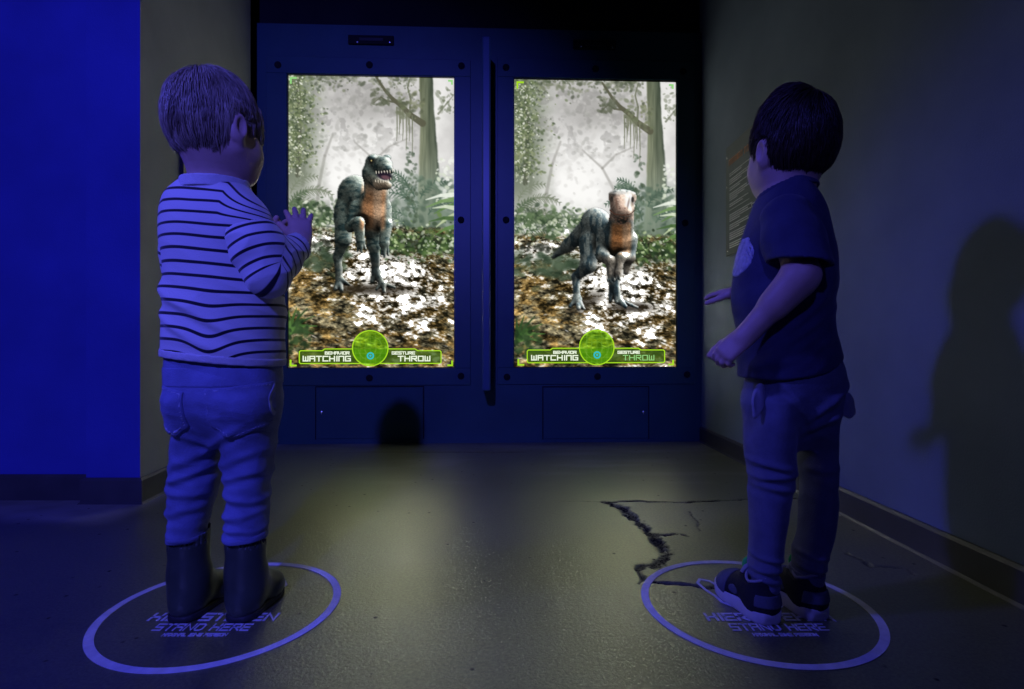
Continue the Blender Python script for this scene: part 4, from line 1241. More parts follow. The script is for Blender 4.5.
class Head:
    def __init__(self, c, R, s):
        self.c, self.R, self.s = np.asarray(c, float), R, s

    def w(self, x, y, z):
        return self.c + self.s * (x * self.R[0] + y * self.R[1] + z * self.R[2])

    def carve(self, g):
        s, R = self.s, self.R
        e = lambda c, r, k=.012, op='u', RR=None: g.ell(self.w(*c), [q * s for q in r], R if RR is None else RR, k * s, op)
        cn = lambda a, b, ra, rb, k=.008, op='u': g.cone(self.w(*a), self.w(*b), ra * s, rb * s, k * s, op)
        e((0, -.010, .010), (.0625, .076, .076))                     # skull
        e((0, -.014, -.022), (.054, .062, .060), .03)                # back of the head down to the nape
        e((0, .024, -.040), (.052, .052, .062), .03)                 # face
        e((0, .044, -.090), (.028, .026, .022), .03)                 # chin
        for q in (-1, 1):
            e((q * .029, .040, -.060), (.029, .031, .031), .02)      # cheeks
            cn((q * .048, .004, -.062), (q * .024, .045, -.094), .017, .016, .025)   # jaw
            cn((q * .012, .073, -.008), (q * .038, .060, -.009), .006, .005, .012)   # brow
            e((q * .028, .076, -.026), (.015, .012, .010), .010, 's')                # eye sockets
            cn((q * .016, .068, -.032), (q * .040, .060, -.032), .004, .0035, .006)  # lower lids
            cn((q * .016, .0705, -.0205), (q * .041, .060, -.0215), .0038, .003, .005)  # upper lids
            a = q * .42                                              # ear: a tilted shell with a hollow and a lobe
            er = np.stack([R[0] * math.cos(a) - R[1] * math.sin(a), R[1] * math.cos(a) + R[0] * math.sin(a), R[2]])
            e((q * .0675, -.008, -.031), (.0085, .0170, .027), .006, 'u', er)
            e((q * .0760, -.003, -.027), (.0060, .0100, .017), .004, 's', er)
            e((q * .0650, .001, -.054), (.006, .007, .008), .006)
        cn((0, .074, -.018), (0, .087, -.043), .0062, .0085, .010)   # nose
        for q in (-1, 1): e((q * .0085, .080, -.046), (.0065, .007, .0055), .006)
        e((0, .077, -.064), (.017, .007, .0042), .005); e((0, .075, -.072), (.015, .007, .0046), .005)   # lips
        cn((-.017, .082, -.0680), (.017, .082, -.0680), .0012, .0012, .002, 's')
        return g

    def eyes(self, body):
        V0 = []
        for q in (-1, 1):
            c = self.w(q * .028, .0605, -.026); r = .0115 * self.s
            for nm, rr, off, mt in (('eye', r, 0, M_eye), ('iris', r * .62, .0052 * self.s, M_iris)):
                V, F = [], []
                for i in range(13):
                    for j in range(20):
                        a, b = math.pi * i / 12, 2 * math.pi * j / 20
                        V.append(c + self.R[1] * off + rr * np.array([math.sin(a) * math.cos(b), math.sin(a) * math.sin(b), math.cos(a)]))
                for i in range(12):
                    for j in range(20):
                        F.append((i * 20 + j, (i + 1) * 20 + j, (i + 1) * 20 + (j + 1) % 20, i * 20 + (j + 1) % 20))
                if nm == 'eye':
                    eo = obj('eye', V, np.array(F), mt, body, c, True)
                else:
                    obj('iris', V, np.array(F), mt, eo, None, True)

    def hair(self, body, mat, seed, N, whorl, thick, line, seg=7, Lr=(.05, .085), width=.0016, grav=.5, sway=.0, fvol=0.0, lift=1.0):
        """a cap of hair and thousands of tapering locks combed away from the crown. line(y) -> lowest z of the hairline at that y"""
        r = np.random.default_rng(seed)
        C0 = np.array([0, -.011, -.006]); rad = np.array([.0625, .076, .092])
        # locks
        k = np.arange(N * 3) + .5
        ph = np.arccos(1 - 2 * k / (N * 3)); th = math.pi * (1 + 5 ** .5) * k
        d = np.stack([np.cos(th) * np.sin(ph), np.sin(th) * np.sin(ph), np.cos(ph)], 1)
        p = C0 + d * (rad + .001)
        jit = .006 * (noise(p[:, 0] * 160, p[:, 1] * 160, p[:, 2] * 160, seed) - .5)
        p = p[(p[:, 2] > line(p[:, 1]) + jit)]
        n = len(p)
        W = np.asarray(whorl, float)
        clump = (noise(p[:, 0] * 75, p[:, 1] * 75, p[:, 2] * 75, seed + 1) - .5)
        clump2 = (noise(p[:, 0] * 75, p[:, 1] * 75, p[:, 2] * 75, seed + 2) - .5)
        Ls = r.uniform(*Lr, n) * (1 + .5 * clump); low = .22 + .78 * sstep(-.075, -.005, p[:, 2]); hs = thick * low * r.uniform(.55, 1.15, n) * (1 + .7 * clump2) * (1 + fvol * sstep(.015, .055, p[:, 1])); Ls = Ls * (.45 + .55 * sstep(-.08, .0, p[:, 2]))
        over = np.exp(-((p[:, 1] + .006) / .021) ** 4) * (np.abs(p[:, 0]) > .03)
        Ls = np.where(over > .3, np.minimum(Ls, np.maximum(.007, (p[:, 2] + .001) * 1.02 + .004)), Ls)
        tint = np.clip(.5 + .9 * clump + r.normal(0, .16, n), 0, 1)
        pts, nrm = [p.copy()], []
        q = p.copy()
        for i in range(seg):
            nn = (q - C0) / rad ** 2; nn /= np.linalg.norm(nn, axis=1, keepdims=True)
            v = q - W
            v /= np.linalg.norm(v, axis=1, keepdims=True) + 1e-6
            v = v + np.array([0, 0, -grav]) + np.stack([clump * .9 + sway, clump2 * .9, 0 * clump], 1)
            front = sstep(.0, .06, q[:, 1])[:, None]
            v = v + front * np.array([0, .2, -.55])
            v = v - nn * (v * nn).sum(1, keepdims=True)
            v /= np.linalg.norm(v, axis=1, keepdims=True) + 1e-6
            if i == 0: nrm.append(nn)
            q = q + v * (Ls / seg)[:, None]
            t = (i + 1) / seg
            h = hs * (.25 + .75 * min(1, t * 1.6)) * (1 - .35 * max(0, t - .6)) * (1 + (lift - 1) * t)
            e = (q - C0) / (rad + h[:, None] * 1.0)
            q = C0 + (rad + h[:, None]) * e / np.linalg.norm(e, axis=1, keepdims=True)
            # locks that pass below the skull's belly hang straight instead of tucking under
            pts.append(q.copy()); nrm.append(nn)
        A = np.stack(pts, 1); Nn = np.stack(nrm, 1)
        T = np.gradient(A, axis=1); T /= np.linalg.norm(T, axis=2, keepdims=True) + 1e-9
        B = np.cross(T, Nn); B /= np.linalg.norm(B, axis=2, keepdims=True) + 1e-9
        tt = np.linspace(0, 1, seg + 1)
        ww = width * (1 - .85 * tt ** 2.2)[None, :, None] * r.uniform(.7, 1.25, n)[:, None, None]
        ring = [A + B * ww, A + Nn * ww * .8, A - B * ww]
        Vv = np.stack(ring, 2).reshape(-1, 3)
        Vw = self.c + self.s * (Vv @ self.R)
        idx = np.arange(n * (seg + 1) * 3).reshape(n, seg + 1, 3)
        Fs = []
        for kk in range(3):
            k2 = (kk + 1) % 3
            Fs.append(np.stack([idx[:, :-1, kk], idx[:, :-1, k2], idx[:, 1:, k2], idx[:, 1:, kk]], -1).reshape(-1, 4))
        F = np.concatenate(Fs)
        tv = np.repeat(tint, (seg + 1) * 3)
        o = obj('hair', Vw, F, mat, body, None, True, {'tint': ('FLOAT', tv)})
        # the cap below the locks
        lo = self.c - .15 * self.s; hi = self.c + .15 * self.s
        g = Grid(lo, hi, .0028)
        g.ell(self.w(*C0), [(a + thick * .22) * self.s for a in rad], self.R, 0)
        R, s, c0 = self.R, self.s, self.c

        def cutf(X, Y, Z):
            l = [(R[i][0] * (X - c0[0]) + R[i][1] * (Y - c0[1]) + R[i][2] * (Z - c0[2])) / s for i in range(3)]
            return (np.interp(l[1], *line.tab) - l[2]) * s
        g.cut(cutf)
        grid_obj('scalp_cap', g, mat, o, None, lambda V, N: .0022 * (fbm(V[:, 0] * 120, V[:, 1] * 120, V[:, 2] * 40, seed, 3) - .5), {'tint': ('FLOAT', lambda V: .12 + .3 * noise(V[:, 0] * 200, V[:, 1] * 200, V[:, 2] * 60, 3))})
        return o


class Line:
    def __init__(self, ys, zs): self.tab = (ys, zs)
    def __call__(self, y): return np.interp(y, *self.tab)


def rot(v, ax, a):
    ax = ax / np.linalg.norm(ax)
    return v * math.cos(a) + np.cross(ax, v) * math.sin(a) + ax * (ax @ v) * (1 - math.cos(a))


def hand(g, wrist, d, n, thumb, L=.1, curl=(25, 25, 25, 25), spread=8, tcurl=20, t_out=45):
    """d: wrist to knuckles; n: out of the palm; thumb: towards the thumb's side; L: length of the hand; curl in degrees per joint"""
    d = d / np.linalg.norm(d); n = n - d * (n @ d); n /= np.linalg.norm(n)
    s = np.cross(d, n); s = s if s @ thumb > 0 else -s
    u = L / .1
    R = np.stack([s, d, n])
    g.cone(wrist - d * .012 * u, wrist + d * .010 * u, .0165 * u, .016 * u, .01)
    g.ell(wrist + d * .030 * u, (.0225 * u, .033 * u, .0105 * u), R, .010)
    for q in (-.9, -.3, .3, .9):
        g.cone(wrist + d * .014 * u + s * q * .012 * u, wrist + d * .052 * u + s * q * .0175 * u, .009 * u, .0078 * u, .006)
    g.ell(wrist + d * .022 * u + s * .015 * u + n * .005 * u, (.010 * u, .018 * u, .010 * u), R, .008)
    ax = np.cross(d, n)
    for i, (off, ln, r) in enumerate(((.95, .036, .0068), (.32, .040, .0070), (-.32, .037, .0067), (-.95, .029, .0060))):
        b = wrist + d * (.054 - .004 * abs(off + .2)) * u + s * off * .0178 * u
        fd = rot(d, n, 0) + s * math.tan(math.radians(spread * off)); fd /= np.linalg.norm(fd)
        p = b; a = 0
        for seg, (f, rr) in enumerate(((.44, 1.0), (.31, .93), (.25, .84))):
            a += math.radians(curl[i] * (.75 if seg == 0 else 1.0))
            dd = rot(fd, ax, a)
            if dd @ n < -1e-3 and a > 0: dd = rot(fd, ax, -a)
            e = p + dd * ln * f * 1.12 * u
            g.cone(p, e, r * rr * u, r * (rr - .07) * u, .0015)
            p = e
    tb = wrist + d * .020 * u + s * .018 * u + n * .003 * u
    a = math.radians(t_out)
    td = d * math.cos(a) + s * math.sin(a) + n * .35; td /= np.linalg.norm(td)
    p = tb
    for f, rr, cu in ((.024, 1.12, 0), (.020, 1.0, tcurl), (.016, .88, tcurl)):
        td = rot(td, np.cross(s, d) * (1 if s @ np.cross(d, n) > 0 else 1), 0)
        td = td + (d - s) * math.radians(cu) * .5; td /= np.linalg.norm(td)
        e = p + td * f * u
        g.cone(p, e, .0074 * rr * u, .0070 * rr * u, .003)
        p = e
    return g


def px_rows(tab, y=1.0, k=1.0, sh=.985):
    """(py, left px, right px, half depth, [y centre]) measured on the photo -> tube rows at distance y whose outline meets those pixels"""
    out = []
    for r in tab:
        yy = r[4] if len(r) > 4 else y
        uL, uR, ry = (r[1] - CX) / F_PX, (r[2] - CX) / F_PX, r[3]
        lo, hi = 0., .3
        for _ in range(40):
            m = (lo + hi) / 2
            if (uR - uL) * yy > math.hypot(m, uL * ry) + math.hypot(m, uR * ry): lo = m
            else: hi = m
        cx = ((uL * yy + math.hypot(lo, uL * ry)) + (uR * yy - math.hypot(lo, uR * ry))) / 2
        out.append((P(0, r[0], yy)[2], cx, yy, max(.008, lo * k * sh), ry * k))
    return out


def folds(seed, amp, sx=14, sz=40, tilt=.0, sharp=2.2):
    """soft cloth creases that run mostly across"""
    def f(V, N):
        x, y, z = V[:, 0], V[:, 1], V[:, 2]
        w = z + tilt * x + .02 * (fbm(x * 12, y * 12, z * 8, seed + 5, 2) - .5)
        a = fbm(x * sx, y * sx, w * sz, seed, 3)
        b = 1 - 2 * np.abs(fbm(x * sx * .8 + 7, y * sx * .8, w * sz * .8, seed + 9, 2) - .5)
        return amp * ((a - .5) * 1.6 + np.clip(b, 0, 1) ** sharp * .9 - .45)
    return f


def stripes_mat(name, light, dark, duty=.24):
    m, nt, out = new_mat(name)
    b = nd(nt, 'ShaderNodeBsdfPrincipled', Roughness=.85)
    b.inputs['Specular IOR Level'].default_value = .2
    b.inputs['Sheen Weight'].default_value = .25
    a = nd(nt, 'ShaderNodeAttribute', attribute_name='stripe')
    fr = nd(nt, 'ShaderNodeMath', operation='FRACT'); nt.links.new(a.outputs['Fac'], fr.inputs[0])
    mr = nd(nt, 'ShaderNodeMapRange', interpolation_type='SMOOTHSTEP')
    ab = nd(nt, 'ShaderNodeMath', operation='SUBTRACT'); ab.inputs[1].default_value = .5; nt.links.new(fr.outputs[0], ab.inputs[0])
    aa = nd(nt, 'ShaderNodeMath', operation='ABSOLUTE'); nt.links.new(ab.outputs[0], aa.inputs[0])
    mr.inputs['From Min'].default_value = duty / 2 - .03; mr.inputs['From Max'].default_value = duty / 2 + .03
    nt.links.new(aa.outputs[0], mr.inputs['Value'])
    pl_ = nd(nt, 'ShaderNodeAttribute', attribute_name='plain')
    mxx = nd(nt, 'ShaderNodeMath', operation='MAXIMUM'); nt.links.new(mr.outputs[0], mxx.inputs[0]); nt.links.new(pl_.outputs['Fac'], mxx.inputs[1])
    mx = nd(nt, 'ShaderNodeMix', data_type='RGBA'); mx.inputs[6].default_value = (*dark, 1); mx.inputs[7].default_value = (*light, 1)
    nt.links.new(mxx.outputs[0], mx.inputs[0]); nt.links.new(mx.outputs[2], b.inputs['Base Color'])
    tc = nd(nt, 'ShaderNodeTexCoord'); nz = nd(nt, 'ShaderNodeTexNoise', Scale=420., Detail=3.)
    nt.links.new(tc.outputs['Object'], nz.inputs['Vector'])
    bp = nd(nt, 'ShaderNodeBump', Strength=.25, Distance=.003); nt.links.new(nz.outputs['Fac'], bp.inputs['Height']); nt.links.new(bp.outputs[0], b.inputs['Normal'])
    nt.links.new(b.outputs[0], out.inputs['Surface'])
    return m


M_stripe = stripes_mat('striped_jersey', (.62, .60, .58), (.012, .012, .02))
M_rib = pm('cream_jersey', (.60, .58, .56), .85, .2, .08, 60, .25, 420, sheen=.2)
M_jean = pm('faded_denim', (.16, .185, .32), .85, .2, .22, 22, .35, 380, sheen=.1)
M_stitch = pm('pale_stitching', (.34, .36, .46), .8, .2, .1, 90)
M_boot = pm('dark_green_rubber', (.045, .058, .040), .36, .5, .12, 25, .05, 120)
M_sole = pm('black_rubber_sole', (.02, .022, .022), .6, .4, .1, 40, .1, 160)
M_tee = pm('navy_cotton', (.05, .055, .10), .9, .2, .14, 30, .25, 420, sheen=.15)
M_print = pm('pale_shirt_print', (.42, .42, .48), .8, .2, .3, 120)
M_jog = pm('grey_blue_sweatpants', (.13, .14, .20), .9, .2, .16, 30, .3, 380, sheen=.15)
M_lining = pm('pale_pocket_lining', (.30, .30, .36), .9, .2, .1, 40, .2, 300)
M_upper = pm('black_canvas_shoe', (.018, .019, .022), .8, .3, .15, 60, .3, 420)
M_patch = pm('grey_suede_panel', (.11, .12, .15), .85, .2, .15, 60, .2, 420)
M_white = pm('white_rubber_sole', (.62, .60, .60), .55, .4, .08, 40, .05, 200)
M_green = pm('bright_green_pull_tab', (.04, .62, .10), .6, .4, .1, 60)
M_grey = pm('grey_lace', (.30, .31, .36), .8, .3, .1, 90)

H = .0023
# trouser legs as measured: (py, left px, right px, half depth, distance)
J_LEFT = [(396, 167.5, 226, .078, .992), (410, 169, 226, .076, .992), (425, 171, 225, .070, .994), (446, 170, 222, .058), (466, 169, 220.5, .054), (480, 168, 221.5, .052, .998), (494, 167.5, 219, .050, .995), (508, 167, 214, .046, .99), (524, 166.5, 208, .043, .985), (539, 164.5, 209.5, .042, .983)]
J_RIGHT = [(396, 222, 281, .078, .992), (410, 222, 280, .076, .992), (425, 221, 278.5, .070, .994), (446, 220.5, 276.5, .058), (466, 221.5, 275, .054), (480, 224.5, 272, .052, .998), (494, 226, 270, .050, .995), (508, 226, 269, .046, .99), (524, 225, 267.5, .043, .985), (538, 223.5, 267.5, .042, .983)]
P_LEFT = [(396, 744, 797, .072, .99), (412, 743, 797, .070, .988), (430, 742, 797, .065, .986), (446, 742.5, 797, .058, .985), (466, 745.5, 796, .053, .985), (480, 748, 793.5, .050, .985), (500, 749, 790.5, .046, .985), (520, 749, 788, .043, .985), (540, 749, 785, .041, .987), (560, 748.5, 781.5, .038, .988), (575, 748.5, 779, .036, .989), (587, 751, 778, .034, .990)]
P_RIGHT = [(396, 790, 842, .072, .992), (412, 792, 840.5, .070, .995), (430, 795, 839.5, .065, 1.0), (446, 797, 839, .058, 1.01), (466, 798, 839, .053, 1.01), (480, 799, 839, .050, 1.01), (500, 799, 839, .046, 1.01), (520, 798, 837.5, .043, 1.008), (540, 796.5, 833.5, .041, 1.005), (552, 790, 830, .040, 1.0), (565, 790, 825.5, .038, 1.005), (582, 791, 821, .034, 1.008)]


def child_striped():
    Y0 = 1.0
    root_pt = np.array([-.531, 1.0, 0.])
    head = Head(P(218.5, 121, Y0), frame(27, -6, 2), .975)
    S_r, E_r, W_r = P(240, 208, .965), P(267, 273, .955), P(301, 243, 1.05)
    S_l, E_l, W_l = P(184, 212, 1.0), P(186, 270, 1.03), P(262, 252, 1.09)
    # --- body, one surface
    g = Grid((-.68, .84, .015), (-.33, 1.22, 1.02), H)
    head.carve(g)
    nb, nt_ = P(216, 196, 1.0), head.w(0, -.022, -.06)
    g.cone(nt_, nb, .037, .037, .03)
    g.cone(nb, P(188, 212, 1.0), .032, .025, .03).cone(nb, P(238, 212, .99), .032, .025, .03)
    g.tube([(P(0, py, 1)[2], P(x, py, 1)[0], 1.0, a * .88, b * .88) for py, x, a, b in ((204, 217, .075, .045), (235, 220, .085, .058), (290, 223, .088, .066), (345, 223, .090, .070), (405, 225, .088, .070))], math.radians(-20), 2.2, .02)
    for (s, e, w) in ((S_r, E_r, W_r), (S_l, E_l, W_l)):
        g.chain([s + (e - s) * .25, e, w], [.025, .023, .0175], .012)
    for t in (J_LEFT, J_RIGHT):
        g.tube(px_rows(t, 1.0, .66), 0, 2.0, .01)
        an = P((t[-1][1] + t[-1][2]) / 2, 536, .985)
        g.cone(an, (an[0], .985, .045), .024, .022, .01).cone((an[0], .985, .04), (an[0] + .006, 1.04, .033), .02, .016, .01)
    hand(g, W_r, np.array([-.20, .42, .88]), np.array([-.35, .80, -.45]), np.array([-1., 0, 0]), .093, (9, 7, 6, 9), 14, 6, 30)
    hand(g, W_l + (.012, .004, .0), np.array([.45, .20, .72]), np.array([.6, -.45, -.2]), np.array([0, -.6, 1.]), .086, (20, 20, 22, 25), 6, 15, 40)
    V, F = g.mesh(); V = relax(V, F, 2)
    body = obj('person', V, F, M_skin, None, root_pt, True)
    tag(body, 'young blond child in striped top, jeans and rubber boots with hands raised before one screen', 'person')
    head.eyes(body)
    head.hair(body, M_blond, 21, 5200, (-.006, -.040, .080), .0085, Line([-.10, -.075, -.05, -.03, -.016, .004, .012, .022, .034, .05, .066, .09], [-.070, -.070, -.066, -.050, -.006, -.003, -.030, -.034, .000, -.002, -.002, -.004]), 7, (.040, .068), .0012, .55, fvol=.9, lift=1.1)
    # --- top
    tab = [(370, 164, 283, .088), (356, 161, 286, .090), (330, 162, 286, .088), (300, 163, 285, .085), (275, 163, 283, .083), (250, 161, 279, .082), (228, 160, 276, .080),
           (212, 160, 271, .074), (202, 162, 264, .066), (194, 169, 254, .058), (186, 180, 248, .050), (180, 184, 246, .046)]
    g = Grid((-.70, .86, .40), (-.34, 1.12, .82), H)
    g.tube(px_rows(tab), math.radians(-6), 2.35, .01, smooth=2, rnd=.006)
    g.cone(P(228, 204, .995), P(246, 228, .970), .034, .041, .03).cone(P(192, 203, 1.0), P(187, 238, 1.01), .032, .036, .03)
    z_hem = lambda X: P(0, 360, 1)[2] - .10 * (X + .53)
    g.cut(lambda X, Y, Z: z_hem(X) - Z)
    hollow = g.copy(); D0 = hollow.D
    g.D = np.maximum(g.D, -np.maximum(D0 + .006, g.ax[2][None, None, :] - (z_hem(g.ax[0])[:, None, None] + .03)))
    nk0, nk1 = P(216, 174, 1.0), P(216, 192, 1.0)
    g.cone(nk0 + (0, 0, .03), nk1, .056, .050, .004, 's')
    per = .0214
    z0 = P(0, 357, 1)[2]

    def st_torso(V):
        x, y, z = V.T
        side = np.maximum(0, x - P(240, 0, 1)[0]); high = sstep(.68, .75, z)
        sag = .006 * np.sin((x + .53) * 20) * sstep(.5, .6, z) + .010 * (fbm(x * 9, y * 9, z * 9, 4, 2) - .5)
        low = sstep(.60, .46, z)
        dip = -.022 * low * np.exp(-((x - P(236, 0, 1)[0]) / .035) ** 2) * sstep(1.02, .96, y)
        return (z + 1.0 * side * high + .35 * np.maximum(0, P(180, 0, 1)[0] - x) * high + sag - dip - z0) / per

    def pl_torso(V):
        return sstep(z0 + .002, z0 - .002, V[:, 2] + .10 * (V[:, 0] + .53)) * .0

    f1 = folds(3, .0042, 8, 26, .5)
    def disp(V, N):
        x, z = V[:, 0], V[:, 2]
        d = f1(V, N) * (.35 + .65 * sstep(.66, .5, z))
        d = d * sstep(.0, .05, z - z_hem(x))
        for (zc, x0, sl, w, a) in ((.545, -.545, .55, .010, .006), (.50, -.545, .62, .010, .006), (.585, -.60, .5, .012, .004), (.475, -.49, .2, .008, .004)):
            ln = z - zc + sl * (x - x0)
            d = d + a * np.exp(-(ln / w) ** 2) * sstep(.16, .04, np.abs(x - x0)) * sstep(1.03, .97, V[:, 1]) * sstep(.01, .05, z - z_hem(x))
        return d
    top = grid_obj('striped_top', g, M_stripe, body, None, disp, {'stripe': ('FLOAT', st_torso), 'plain': ('FLOAT', pl_torso)})
    # hem band and collar
    hb = hollow.copy(); hb.D = hb.D - .0016
    hb.cut(lambda X, Y, Z: np.maximum(Z - (z_hem(X) + .013), z_hem(X) - .0006 - Z))
    hb.D = np.maximum(hb.D, -(D0 + .004))
    grid_obj('hem', hb, M_rib, top, None, disp)
    cl = Grid((-.64, .90, .66), (-.42, 1.10, .84), H)
    cl.cone(nk1 + (0, 0, -.010), nk1 + (0, -.002, .017), .064, .0575, 0)
    cl.cone(nk1 + (0, 0, -.03), nk1 + (0, 0, .05), .0545, .0545, .002, 's')
    cl.cut(lambda X, Y, Z: np.maximum(Z - (nk1[2] + .020 + .05 * (Y - 1.0)), nk1[2] - .004 - Z))
    grid_obj('collar', cl, M_rib, top)
    # sleeves: dropped shoulders, loose at the elbow
    for nm, (s, e, w, start) in {'r': (S_r, E_r, W_r, .36), 'l': (S_l, E_l, W_l, .25)}.items():
        a = s + (e - s) * start
        wr = e + (w - e) * .93
        lo, hi = np.minimum(np.minimum(a, e), wr) - .07, np.maximum(np.maximum(a, e), wr) + .07
        g = Grid(lo, hi, H)
        m1 = s + (e - s) * .68
        eb = e + (np.array([.002, -.002, -.004]) if nm == 'r' else 0)
        g.chain([a, m1, eb, e + (wr - e) * .45, wr], [.047 if nm == 'r' else .040, .045 if nm == 'r' else .037, .036 if nm == 'r' else .034, .032, .0250], .02)
        ux = (wr - e) / np.linalg.norm(wr - e)
        g.cut(lambda X, Y, Z: (X - wr[0]) * ux[0] + (Y - wr[1]) * ux[1] + (Z - wr[2]) * ux[2])
        ua = (e - a) / np.linalg.norm(e - a)
        g.cut(lambda X, Y, Z: -((X - a[0]) * ua[0] + (Y - a[1]) * ua[1] + (Z - a[2]) * ua[2]))
        g.cone(wr - ux * .03, wr + ux * .02, .021, .0225, .002, 's')
        la = np.linalg.norm(e - a)
        bis = (ua + ux) / np.linalg.norm(ua + ux)

        def st(V, a=a, e=e, ua=ua, ux=ux, la=la, wr=wr):
            ta = (V - a) @ ua; tb = (V - e) @ ux
            du = np.linalg.norm(V - a - np.clip(ta, 0, la)[:, None] * ua, axis=1); df = np.linalg.norm(V - e - np.clip(tb, 0, 1)[:, None] * ux, axis=1)
            bl = (du > df).astype(float)
            L = round(.034 * math.acos(float(np.clip(ua @ ux, -1, 1))) / per) * per
            x, y = np.maximum(ta - la, 0), np.maximum(-tb, 0)
            fan = la + L * x / np.maximum(x + y, 1e-6)
            c = np.where((ta > la) & (tb < 0), fan, np.minimum(ta, la) * (1 - bl) + (la + L + np.maximum(tb, 0)) * bl)
            return c / per * 1.02 - la / per * 1.02 + .12 * (fbm(V[:, 0] * 16, V[:, 1] * 16, V[:, 2] * 16, 8, 2) - .5)
        f2 = folds(13, .0036, 16, 30, -.4)
        grid_obj('sleeve', g, M_stripe, top, None, lambda V, N: f2(V, N), {'stripe': ('FLOAT', st), 'plain': ('FLOAT', lambda V: 0 * V[:, 0])})
    # --- jeans
    g = Grid((-.71, .86, .125), (-.34, 1.12, .50), H)
    g.tube(px_rows([(352, 167, 279, .078), (366, 165, 281, .080), (380, 166, 281, .083, .995), (398, 167, 281, .084, .99), (410, 168.5, 280, .078, .99), (422, 174, 275, .066, .995), (434, 184, 266, .050, 1.0), (446, 198, 250, .030, 1.0)]), 0, 2.5, .01)
    lg, rg = J_LEFT, J_RIGHT
    for t in (lg, rg): g.tube(px_rows(t), 0, 2.2, .016, rnd=.01)
    base = g.copy()
    zh = P(0, 539, .983)[2]
    g.D = np.maximum(g.D, -np.maximum(base.D + .0075, g.ax[2][None, None, :] - (zh + .022)))
    fj = folds(31, .0046, 11, 30, .25)

    def dj(V, N):
        x, y, z = V.T
        kz = np.exp(-((z - .25) / .075) ** 2) + .75 * np.exp(-((z - .155) / .03) ** 2) + .5 * np.exp(-((z - .36) / .04) ** 2)
        d = fj(V, N) * (.25 + kz)
        for (px, py, sl, w, a, lx) in ((200, 470, -.30, .007, .0065, .05), (195, 486, .12, .007, .006, .06), (200, 455, -.45, .008, .004, .05), (250, 470, -.20, .007, .006, .05), (245, 455, -.35, .008, .005, .06),
                                   (250, 492, .25, .006, .006, .05), (248, 508, -.1, .006, .005, .05), (190, 505, -.25, .007, .005, .05), (205, 430, .55, .008, .004, .05), (240, 432, -.5, .008, .005, .06), (250, 522, .1, .005, .004, .05), (188, 528, .15, .005, .004, .05)):
            c = P(px, py, 1.0)
            ln = z - c[2] + sl * (x - c[0]) + .006 * (fbm(x * 30, z * 20, 0, int(px), 2) - .5)
            d = d + .75 * a * (np.exp(-(ln / w) ** 2) - .7 * np.exp(-((ln + 1.9 * w) / w) ** 2)) * sstep(lx, lx * .3, np.abs(x - c[0])) * sstep(1.04, .97, y)
        return d
    jeans = grid_obj('jeans', g, M_jean, body, None, dj)

    def patch(off, inner, fn, nm, mat, par):
        q = base.copy(); q.D = q.D - off
        q.cut(fn); q.D = np.maximum(q.D, -(base.D + inner))
        return grid_obj(nm, q, mat, par, None, dj)
    patch(.0012, .004, lambda X, Y, Z: np.maximum(P(0, 384, 1)[2] - Z, Z - P(0, 366, 1)[2]) + 0 * Y, 'waistband', M_jean, jeans)

    def prism_fn(poly, ymax=.985):
        pts = [P(*p, .95) for p in poly]
        pts = [(p[0], p[2]) for p in pts]
        def fn(X, Y, Z):
            d = -1e3 + 0 * X + 0 * Z
            for i in range(len(pts)):
                a, b = np.array(pts[i]), np.array(pts[(i + 1) % len(pts)])
                e = (b - a) / np.linalg.norm(b - a)
                d = np.maximum(d, (X - a[0]) * e[1] - (Z - a[1]) * e[0])
            return np.maximum(d, Y - ymax)
        return fn

    def inset(poly, k):
        c = np.mean(poly, axis=0); return [tuple(c + (np.array(p) - c) * k) for p in poly]
    pk1 = [(167, 384), (197, 390), (198, 424), (184, 434), (170, 424)][::-1]
    pk2 = [(217, 388), (270, 382), (270, 424), (241, 437), (220, 424)][::-1]
    for pk in (pk1, pk2):
        a2 = sum(pk[i][0] * pk[(i + 1) % 5][1] - pk[(i + 1) % 5][0] * pk[i][1] for i in range(5))
        o_ = pk if a2 < 0 else pk[::-1]
        for ordr in (o_,):
            pf = prism_fn(ordr)
            pocket = patch(.0024, .003, pf, 'pocket', M_jean, jeans)
            patch(.0032, .001, lambda X, Y, Z, pf=pf: np.maximum(np.abs(pf(X, Y, Z) + .0042) - .0011, Y - .985), 'stitching', M_stitch, pocket)
    for t, px in ((lg, 0), (rg, 1)):
        zc = px_rows([t[-1]])[0][0]
        patch(.0020, .004, (lambda zc, px: lambda X, Y, Z: np.maximum(np.maximum(Z - (zc + .012), zc + .0005 - Z), (X - P(222, 0, 1)[0]) * (1 if px == 0 else -1)) + 0 * Y)(zc, px), 'leg_hem', M_jean, jeans)
    # --- boots
    for hx, hy, yaw in ((-.582, .953, 6), (-.479, .953, 3)):
        R = frame(yaw)
        top_x = P(188 if hx < -.53 else 245.5, 538, .985)
        def wv(x, y, z): return np.array([hx, hy, 0]) + x * .95 * R[0] + y * .89 * R[1] + np.array([0, 0, z])
        g = Grid((hx - .09, hy - .07, -.002), (hx + .12, hy + .22, .19), H)
        tp = np.array([top_x[0], .987, .168])
        g.chain([tp, wv(0, .036, .085), wv(0, .036, .045)], [.0365, .0320, .0310], .012)
        g.ell(wv(0, .038, .030), (.0300, .040, .034), R, .012)
        g.cone(wv(0, .045, .062), wv(.001, .098, .030), .031, .026, .02)
        g.ell(wv(.002, .112, .024), (.0335, .044, .027), R, .014)
        g.cut(lambda X, Y, Z: .010 - Z + 0 * X + 0 * Y)
        zt = .150
        g.cut(lambda X, Y, Z: Z - (zt + .10 * (X - hx) + .18 * (Y - .985)))
        g.cone(tp - (0, 0, .03), tp + (0, 0, .03), .0335, .0345, .002, 's')
